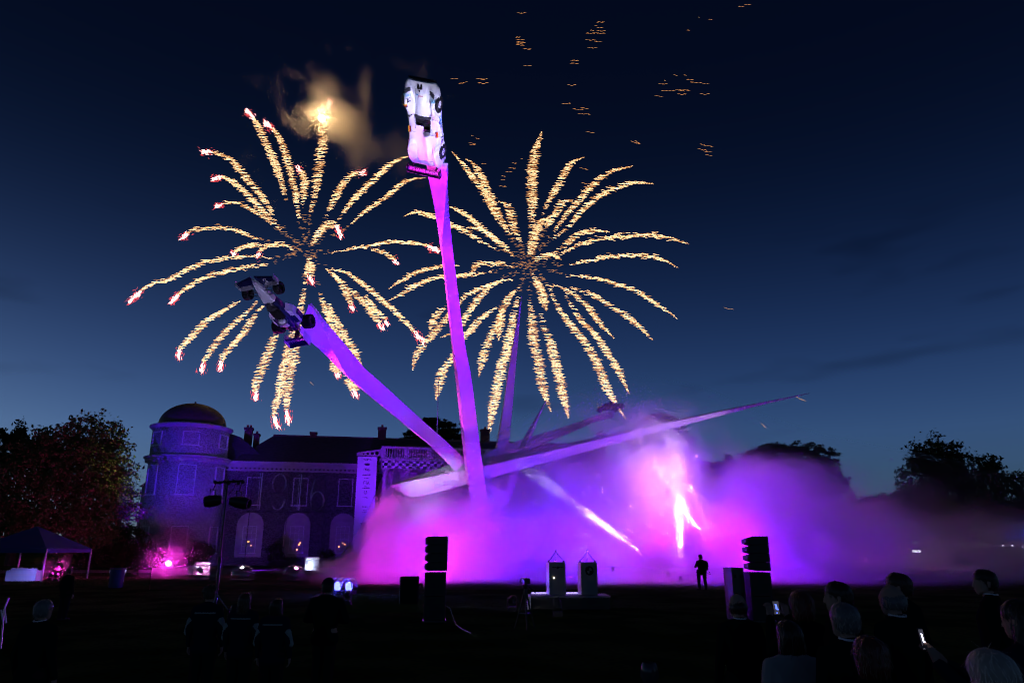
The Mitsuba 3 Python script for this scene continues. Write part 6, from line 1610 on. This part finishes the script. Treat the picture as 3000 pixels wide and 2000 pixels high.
def hand(wrist, d, up, side, curl=0.35, pinch=False):
    """Palm and five fingers: d along the hand, up the back of the hand, side where the thumb leaves."""
    d, side = unit(d), unit(side); up = unit(np.cross(side, d)) if np.dot(np.cross(side, d), up) > 0 else -unit(np.cross(side, d))
    w = V(*wrist); out = [hull([(w, .026), (w + d * .085 + side * .028, .014), (w + d * .09 - side * .026, .013), (w + d * .03 + side * .025, .016)], 10)]
    for i, L in enumerate((.072, .08, .074, .058)):
        b = w + d * .088 + side * (.028 - .0185 * i); c = curl * (1 + .12 * i)
        p1 = b + (d * math.cos(c) - up * math.sin(c)) * L * .45; p2 = p1 + (d * math.cos(2.0 * c) - up * math.sin(2.0 * c)) * L * .32; p3 = p2 + (d * math.cos(2.7 * c) - up * math.sin(2.7 * c)) * L * .25
        out += chain([(b, .0098), (p1, .0092), (p2, .0085), (p3, .0075)], 8)
    t0 = w + d * .02 + side * .03; t1 = t0 + unit(d * .7 + side * .75 - up * .2) * .04; t2 = t1 + unit(d * .95 + side * .25 - up * .35) * .032; t3 = t2 + unit(d - side * .1 - up * .4) * .024
    out += chain([(t0, .0135), (t1, .0115), (t2, .0102), (t3, .0088)], 8)
    return out


def head_mesh(c, yaw, pitch=0.0, roll=0.0):
    """A head looking along +y before turning; c is the centre of the skull."""
    parts = [hull([((0, -.02, .03), .088), ((0, .025, .03), .080), ((0, .0, .055), .082), ((0, .05, -.045), .052), ((0, .068, -.085), .026), ((.036, .035, -.06), .036), ((-.036, .035, -.06), .036)], 22)]
    nose = hull([((0, .098, .012), .010), ((0, .112, -.028), .013), ((.012, .10, -.034), .009), ((-.012, .10, -.034), .009)], 10)
    brow = hull([((-.035, .090, .026), .010), ((.035, .090, .026), .010)], 8)
    lips = hull([((-.02, .090, -.064), .008), ((.02, .090, -.064), .008), ((0, .096, -.066), .009)], 8)
    ears = [hull([((s * .087, -.012, .012), .014), ((s * .085, -.015, -.03), .011), ((s * .095, -.022, .01), .008)], 8) for s in (-1, 1)]
    m = union(parts + [nose, brow, lips] + ears)
    for s in (-1, 1): m = m - m3.Manifold.sphere(.014, 10).translate([s * .034, .098, .008])
    m = union([m] + [m3.Manifold.sphere(.013, 10).translate([s * .034, .084, .008]) for s in (-1, 1)])
    cy, sy = math.cos(yaw), math.sin(yaw)
    Rz = np.array([[cy, -sy, 0], [sy, cy, 0], [0, 0, 1]]); cp, sp = math.cos(pitch), math.sin(pitch)
    Rx = np.array([[1, 0, 0], [0, cp, -sp], [0, sp, cp]]); ro = np.array([[math.cos(roll), 0, math.sin(roll)], [0, 1, 0], [-math.sin(roll), 0, math.cos(roll)]])
    Rm = Rz @ Rx @ ro
    return m, Rm


def xf(m, Rm, c):
    return m.transform(np.hstack([Rm, np.array(c).reshape(3, 1)]).tolist())


def hair_mesh(style, seed):
    r = np.random.default_rng(seed)
    cap = hull([((0, -.028, .038), .094), ((0, .012, .052), .088), ((0, -.035, -.005), .085)], 24)
    face = hull([((0, .16, -.03), .10), ((0, .20, .02), .115), ((0, .12, -.14), .08)], 18)
    if style == 'short': m = cap - face - m3.Manifold.cube([.4, .4, .2], True).translate([0, 0, -.165])
    elif style == 'balding':
        m = hull([((0, -.034, .0), .090), ((.02, -.01, -.0), .081), ((-.02, -.01, 0), .081)], 22) - face - m3.Manifold.cube([.4, .4, .2], True).translate([0, 0, -.155]) - m3.Manifold.sphere(.078, 20).translate([0, .005, .078])
    elif style == 'curly':
        m = union([cap] + [m3.Manifold.sphere(float(r.uniform(.02, .034)), 8).translate((np.array([0, -.015, .05]) + unit(V(r.normal(), r.normal() - .3, abs(r.normal()))) * .088).tolist()) for _ in range(46)]) - face - m3.Manifold.cube([.4, .4, .2], True).translate([0, 0, -.15])
    elif style == 'bob':
        m = union([cap, hull([((.0, -.04, .02), .10), ((.055, -.035, -.09), .055), ((-.055, -.035, -.09), .055), ((0, -.06, -.10), .05)], 20)]) - face
    elif style == 'full':
        m = union([hull([((0, -.03, .045), .108), ((0, .012, .06), .098), ((0, -.045, -.03), .098), ((.03, -.03, -.06), .075), ((-.03, -.03, -.06), .075)], 24)]) - face
    else:   # long
        m = union([cap, hull([((.0, -.04, .02), .098), ((.06, -.03, -.10), .05), ((-.06, -.03, -.10), .05), ((.055, -.07, -.26), .04), ((-.055, -.07, -.26), .04)], 20)]) - face
    return m


def strands(vf, style, seed):
    """Combs shallow locks into a hair mesh."""
    v, f = vf
    t = trimesh.Trimesh(v, f, process=False); n = np.array(t.vertex_normals)
    c = v - v.mean(0); a = np.arctan2(c[:, 0], -c[:, 1])
    q = np.stack([a * (9 if style != 'curly' else 16), c[:, 2] * (9 if style not in ('curly', 'short', 'balding') else 28), c[:, 1] * 10 + 0 * a], -1) + seed * 3.3
    d = (meshkit.fbm(q, 3) - .5) * (.020 if style in ('full', 'long', 'bob') else .013) + (meshkit.noise(q * 3.1) - .5) * .007
    return v + n * d[:, None], f


def person(pos, h, yaw, label, top='suit', legs='trouser', hair='short', hairc='hair_dark', skin='skin', arms=('down', 'down'), head=(0, 0), collar=False, cap=False, panels=False, group=None, seed=0, wide=1.0, coat=False, stance=.09, lean=0.0):
    """A standing figure; local +y is where the body faces."""
    k = thing('person', label, 'person', group)
    s = h / 1.75
    M = rot_z(yaw, (pos[0], pos[1], 0)) @ np.diag([s, s, s, 1])
    LN = lambda z: lean * max(0, z - .9)
    P = lambda x, y, z: V(x, y + LN(z), z)
    hip, kn, an, toe = [P(q * stance, 0, .92) for q in (-1, 1)], [P(q * (stance + .01), .02, .50) for q in (-1, 1)], [P(q * (stance + .02), -.02, .09) for q in (-1, 1)], [P(q * (stance + .05), .15, .045) for q in (-1, 1)]
    sh = [P(q * .175 * wide, 0, 1.42) for q in (-1, 1)]
    body, sleeve = [], []
    torso = [hull([(P(-.07 * wide, 0, .96), .115), (P(.07 * wide, 0, .96), .115), (P(0, 0, 1.12), .115)]), hull([(P(-.06 * wide, 0, 1.10), .105), (P(.06 * wide, 0, 1.10), .105), (P(-.09 * wide, .0, 1.30), .115), (P(.09 * wide, .0, 1.30), .115)]), hull([(P(-.09 * wide, 0, 1.30), .112), (P(.09 * wide, 0, 1.30), .112), (P(-.15 * wide, -.01, 1.41), .06), (P(.15 * wide, -.01, 1.41), .06), (P(0, -.02, 1.46), .07)])]
    nk = hull([(P(0, -.015, 1.44), .060), (P(0, .005, 1.56), .054)])
    hc = P(0, .015, 1.632)
    hm, Rm = head_mesh(hc, head[0], head[1])
    legsM = []
    for i in (0, 1):
        legsM += chain([(hip[i], .10), (kn[i], .068), (an[i], .045)])
    shoes = [hull([(an[i] + V(0, -.03, -.04), .045), (toe[i], .038), (an[i] + V(0, .05, -.045), .042)]) for i in (0, 1)]
    hands, ends = [], []
    for i, q in enumerate((-1, 1)):
        a = arms[i]
        if a == 'down': el, wr, hd, sd = P(q * .25 * wide, -.03, 1.13), P(q * .26 * wide, .06, .88), V(0, .12, -1), V(-q * .2, 1, .1)
        elif a == 'phone': el, wr, hd, sd = P(q * .24, .20, 1.22), P(q * .10, .40, 1.52), V(-q * .1, .15, 1), V(-q * 1, .1, 0)
        elif a == 'high': el, wr, hd, sd = P(q * .30, .18, 1.36), P(q * .22, .32, 1.64), V(0, .1, 1), V(-q * 1, .1, 0)
        elif a == 'face': el, wr, hd, sd = P(q * .27, .16, 1.25), P(q * .09, .24, 1.50), V(-q * .3, .2, .9), V(-q * .9, .3, 0)
        elif a == 'fold': el, wr, hd, sd = P(q * .27 * wide, .02, 1.14), P(q * .06, .22, 1.12), V(-q, .1, 0), V(0, .2, 1)
        elif a == 'rig': el, wr, hd, sd = P(q * .28, .10, 1.15), P(q * .16, .34, 1.18), V(-q * .1, 1, .1), V(-q * .9, 0, .4)
        else: el, wr, hd, sd = a
        body += chain([(sh[i], .052), (el, .042), (wr, .028)])
        sleeve += chain([(sh[i], .072), (el, .056), (wr * .93 + el * .07, .042)])
        hands += hand(wr, hd, V(0, 0, 1), sd, .30 if a in ('down',) else .5); ends.append((wr, unit(hd), unit(sd)))
    whole = union([t for t in torso] + [nk] + body + legsM + shoes + hands + [xf(hm, Rm, hc)])
    part(k, 'body', soft(whole, .05, 2), skin, True, M)
    grow = lambda ms: [m for m in ms]
    ct = [hull([(P(-.075 * wide, 0, .86 if not coat else .70), .135), (P(.075 * wide, 0, .86 if not coat else .70), .135), (P(0, 0, 1.12), .135)]), hull([(P(-.065 * wide, 0, 1.10), .125), (P(.065 * wide, 0, 1.10), .125), (P(-.10 * wide, .0, 1.30), .128), (P(.10 * wide, .0, 1.30), .128)]), hull([(P(-.10 * wide, 0, 1.30), .126), (P(.10 * wide, 0, 1.30), .126), (P(-.16 * wide, -.01, 1.42), .068), (P(.16 * wide, -.01, 1.42), .068), (P(0, -.022, 1.472), .078)])]
    jk = union(ct + sleeve)
    part(k, 'jacket', soft(jk, .045, 6), top, True, M)
    tr = union([hull([(hip[0], .125), (hip[1], .125)])] + [c for i in (0, 1) for c in chain([(hip[i], .118), (kn[i], .088), (an[i] + V(0, 0, .0), .07)])])
    part(k, 'trousers', soft(tr, .05, 6), legs, True, M)
    part(k, 'shoes', soft(union([hull([(an[i] + V(0, -.035, -.042), .052), (toe[i], .046), (an[i] + V(0, .05, -.045), .05)]) for i in (0, 1)]), .04, 2), 'rubber', True, M)
    if collar:
        cl = MB().lathe([(.068, 0), (.073, .004), (.070, .017), (.064, .017), (.062, 0)], 24, frame(P(0, -.014, 1.522), (1, 0, 0), (0, 1, .10), (0, -.28, 1)), caps=False)
        part(k, 'collar', cl, 'shirt', 40, M)
    if hair:
        hv = xf(hair_mesh(hair, seed), Rm, hc)
        hv_, hf_ = soft(hv, .013, 2)
        r_ = np.random.default_rng(seed + 50); tm_ = trimesh.Trimesh(hv_, hf_, process=False); ci = r_.integers(0, len(hv_), 420); nn = np.array(tm_.vertex_normals)[ci]; c_ = hv_[ci]
        dn = V(0, -.25, -1) - nn * (nn @ V(0, -.25, -1))[:, None] + r_.normal(0, .22, c_.shape); dn /= np.linalg.norm(dn, axis=1, keepdims=True) + 1e-9
        ln = r_.uniform(.02, .05, (420, 1)) * (1.6 if hair in ('long', 'bob', 'full') else .7); sd_ = np.cross(nn, dn) * .0016; o_ = nn * .006
        pts_ = np.stack([c_ - sd_ + o_ * .3, c_ + sd_ + o_ * .3, c_ + dn * ln * .6 + sd_ + o_, c_ + dn * ln + o_ * .7, c_ + dn * ln * .6 - sd_ + o_], 1).reshape(-1, 3); i_ = np.arange(420)[:, None] * 5
        part(k, 'hair_lock', (pts_, np.concatenate([i_ + [0, 1, 2], i_ + [0, 2, 4], i_ + [4, 2, 3]], 1).reshape(-1, 3)), {'hair_dark': 'hair_brown', 'hair_brown': 'hair_light', 'hair_grey': 'hair_pale', 'hair_red': 'hair_light', 'hair_pale': 'hair_white'}[hairc], M=M, kind='stuff')
        part(k, 'hair', strands(soft(hv, .013, 2), hair, seed), hairc, 60, M)
    if cap:
        part(k, 'cap', soft(xf(union([hull([((0, -.02, .06), .098), ((0, .01, .075), .092)]) - m3.Manifold.cube([.5, .5, .2], True).translate([0, 0, -.05]), hull([((0, .08, .055), .05), ((0, .14, .045), .03)]).scale([1, 1, .35]).translate([0, 0, .035])]), Rm, hc), .025, 2), 'navy', True, M)
    if panels:
        for q in (-1, 1):
            part(k, 'reflective_panel', hull([(P(q * .285 * wide, .0, 1.08), .052), (P(q * .235 * wide, -.03, 1.26), .058)], 12), 'hi_vis', True, M)
        part(k, 'reflective_band', hull([(P(-.12 * wide, -.075, 1.37), .05), (P(.12 * wide, -.075, 1.37), .05)], 14) - m3.Manifold.cube([1, 1, .1], True).translate([0, 0, 1.31]) - m3.Manifold.cube([1, 1, .1], True).translate([0, 0, 1.435]), 'hi_vis', True, M)
    return k, M, ends


def phone(owner_label, M, c, d, n, rgb, lit=1.0):
    """A phone standing along d, screen facing n (all in the holder's frame)."""
    k = thing('phone', owner_label, 'phone')
    d, n = unit(d), unit(n); x = np.cross(d, n); F = M @ frame(c, x, d, n)
    part(k, 'body', hull([((sx * .033, sy * .068, 0), .004) for sx in (-1, 1) for sy in (-1, 1)], 8), 'rubber', 30, F)
    part(k, 'screen', MB().box((-.033, -.062, .0045), (.033, .062, .006)), 'rubber', M=F, emitter=glow([q * lit for q in (.05, .05, .07)], .002))
    im = MB()
    for (a, b, w, h) in ((0, .01, .010, .022), (.012, -.016, .012, .006), (-.008, .03, .005, .008), (0, -.05, .007, .006)): im.box((a - w, b - h, .0062), (a + w, b + h, .0072))
    part(k, 'picture', im, 'rubber', M=F, emitter=glow([q * lit for q in rgb], .002), kind='stuff')
    return k


def at(u, vtop, y, hfix=None):
    """Where a person stands whose head top is seen at (u, vtop) from y metres, and how tall."""
    q = px(u, vtop, y)
    return (q[0], q[1]), hfix or float(q[2]) - 0.01


def crowd(u, v, y, yaw, label, **k):
    p, h = at(u, v, y)
    return person(p, h * 1.0, yaw, label, **k)


GRPR, GRPL = 'evening guests watching from the right', 'stewards watching from the left'
crowd(2160, 1742, 8.0, .1, 'man in dark suit with thinning hair and white collar line, standing before the right loudspeakers', hair='balding', collar=True, group=GRPR, seed=1)
k, M, e = crowd(2345, 1738, 7.4, .25, 'woman with dark red hair raising both hands, one finger up, and a phone', hair='full', hairc='hair_red', arms=('phone', 'phone'), group=GRPR, seed=2)
phone('phone with blue screen glow in the red-haired woman\'s raised hands', M, V(0, .43, 1.60), V(0, .1, 1), V(0, -1, .1), (.3, .5, 3.0), .8)
crowd(2455, 1706, 7.0, .75, 'dark-haired man with glasses looking left, white collar, behind the grey-haired man', hair='short', collar=True, head=(.35, 0), group=GRPR, seed=3)
crowd(2472, 1768, 5.6, .15, 'grey-haired man in dark suit seen from behind, white collar below his large head', hair='short', hairc='hair_grey', collar=True, group=GRPR, seed=4)
k, M, e = crowd(2632, 1680, 7.8, .6, 'tall man with thick dark hair and glasses, his head above the balding grey man', hair='short', hairc='hair_brown', head=(.35, 0), group=GRPR, seed=5)
crowd(2612, 1716, 6.8, .45, 'balding grey-haired man with white collar, in front of the tall dark-haired man', hair='balding', hairc='hair_grey', collar=True, group=GRPR, seed=6)
crowd(2884, 1670, 8.6, .85, 'dark-haired man in suit and white collar looking left, near the right edge', hair='short', collar=True, head=(.4, 0), group=GRPR, seed=7)
k, M, e = crowd(2985, 1760, 5.2, .45, 'woman at the right edge holding a lit phone out in front of her', hair='long', hairc='hair_dark', top='navy', arms=((V(-.30, .22, 1.18), V(-.36, .38, 1.36), V(-.1, .3, 1), V(1, .1, 0)), (V(.05, .30, 1.20), V(-.22, .42, 1.34), V(-.5, .2, .8), V(-.8, .1, .5))), group=GRPR, seed=8)
phone('phone showing a small bright picture, held by the woman at the right edge', M, V(-.37, .46, 1.50), V(.02, .15, 1), V(.25, -1, .1), (2.6, 2.6, 3.2), 1.0)
crowd(2900, 1916, 3.9, .3, 'woman with shining pale blonde hair at the bottom right corner', hair='full', hairc='hair_pale', group=GRPR, seed=9)
crowd(2308, 1818, 5.9, .1, 'woman with dark bobbed hair in a pale grey jacket', hair='bob', top='pale_jacket', group=GRPR, seed=10)
crowd(2545, 1873, 4.9, .1, 'dark figure with brown-red hair low in the frame, right of the pale jacket', hair='full', hairc='hair_red', group=GRPR, seed=11)
crowd(616, 1718, 11.3, .0, 'curly-haired steward in dark jacket with pale sleeve panels, below the lighting stand', hair='curly', hairc='hair_brown', top='navy', panels=True, group=GRPL, seed=12)
crowd(720, 1735, 11.0, -.1, 'long-haired steward in dark jacket with pale sleeve panels, second from the lighting stand', hair='long', hairc='hair_brown', top='navy', panels=True, group=GRPL, seed=13)
crowd(812, 1752, 10.6, -.1, 'steward in a woolly hat and hooded jacket, third from the lighting stand', hair='bob', top='navy', panels=True, group=GRPL, seed=14)
crowd(962, 1697, 12.0, -.3, 'broad dark man with a cap standing before the blue lamp cases', hair='short', top='suit', cap=True, wide=1.35, group=GRPL, seed=15, arms=('fold', 'fold'))
crowd(130, 1757, 8.6, -.2, 'dark-suited man with grey hair and collar at the lower left', hair='short', hairc='hair_grey', collar=True, group=GRPL, seed=16)
crowd(205, 1662, 24.0, -.3, 'dark figure standing right of the pink flood lamp under the tree', hair='short', group=GRPL, seed=17)

# cameraman with a shoulder rig before the bright smoke
k, M, e = crowd(2052, 1625, 41.0, .25, 'cameraman silhouetted against the glowing smoke, carrying a camera rig at his side', hair='short', cap=True, arms=('rig', 'rig'), coat=False, seed=18, head=(.3, 0), wide=1.12, stance=.17)
c = thing('camera_rig', 'bulky video camera rig with cable held at the cameraman\'s right side', 'camera')
part(c, 'body', hull([((sx, sy, sz), .04) for sx in (.16, .36) for sy in (.0, .42) for sz in (1.02, 1.26)], 8), 'lamp_black', 30, M)
part(c, 'lens', MB().lathe([(.07, 0), (.08, .2), (.1, .26), (.07, .26)], 16, M @ frame((.26, .44, 1.16), (1, 0, 0), (0, 0, 1), (0, 1, 0))), 'lens_dark', 30)
part(c, 'shoulder_pack', hull([((.08, -.16, 1.42), .08), ((.22, -.14, 1.38), .09), ((.34, .0, 1.22), .09), ((.12, -.16, 1.2), .09)], 12), 'black_cloth', True, M)
part(c, 'cable', MB().tube([(.36, .05, 1.02), (.48, .0, .86), (.5, -.05, .78), (.38, -.08, .76), (.30, -.05, .84)], .012, 6), 'lamp_black', 40, M)
# weak warm fill added behind the camera; it just lifts the guests out of the black
lamp('guest_fill', V(2.0, -9.0, 5.5), V(3.5, 6.0, 1.4), (1.0, 0.92, 0.80), 0.3, 40, 30, .5)
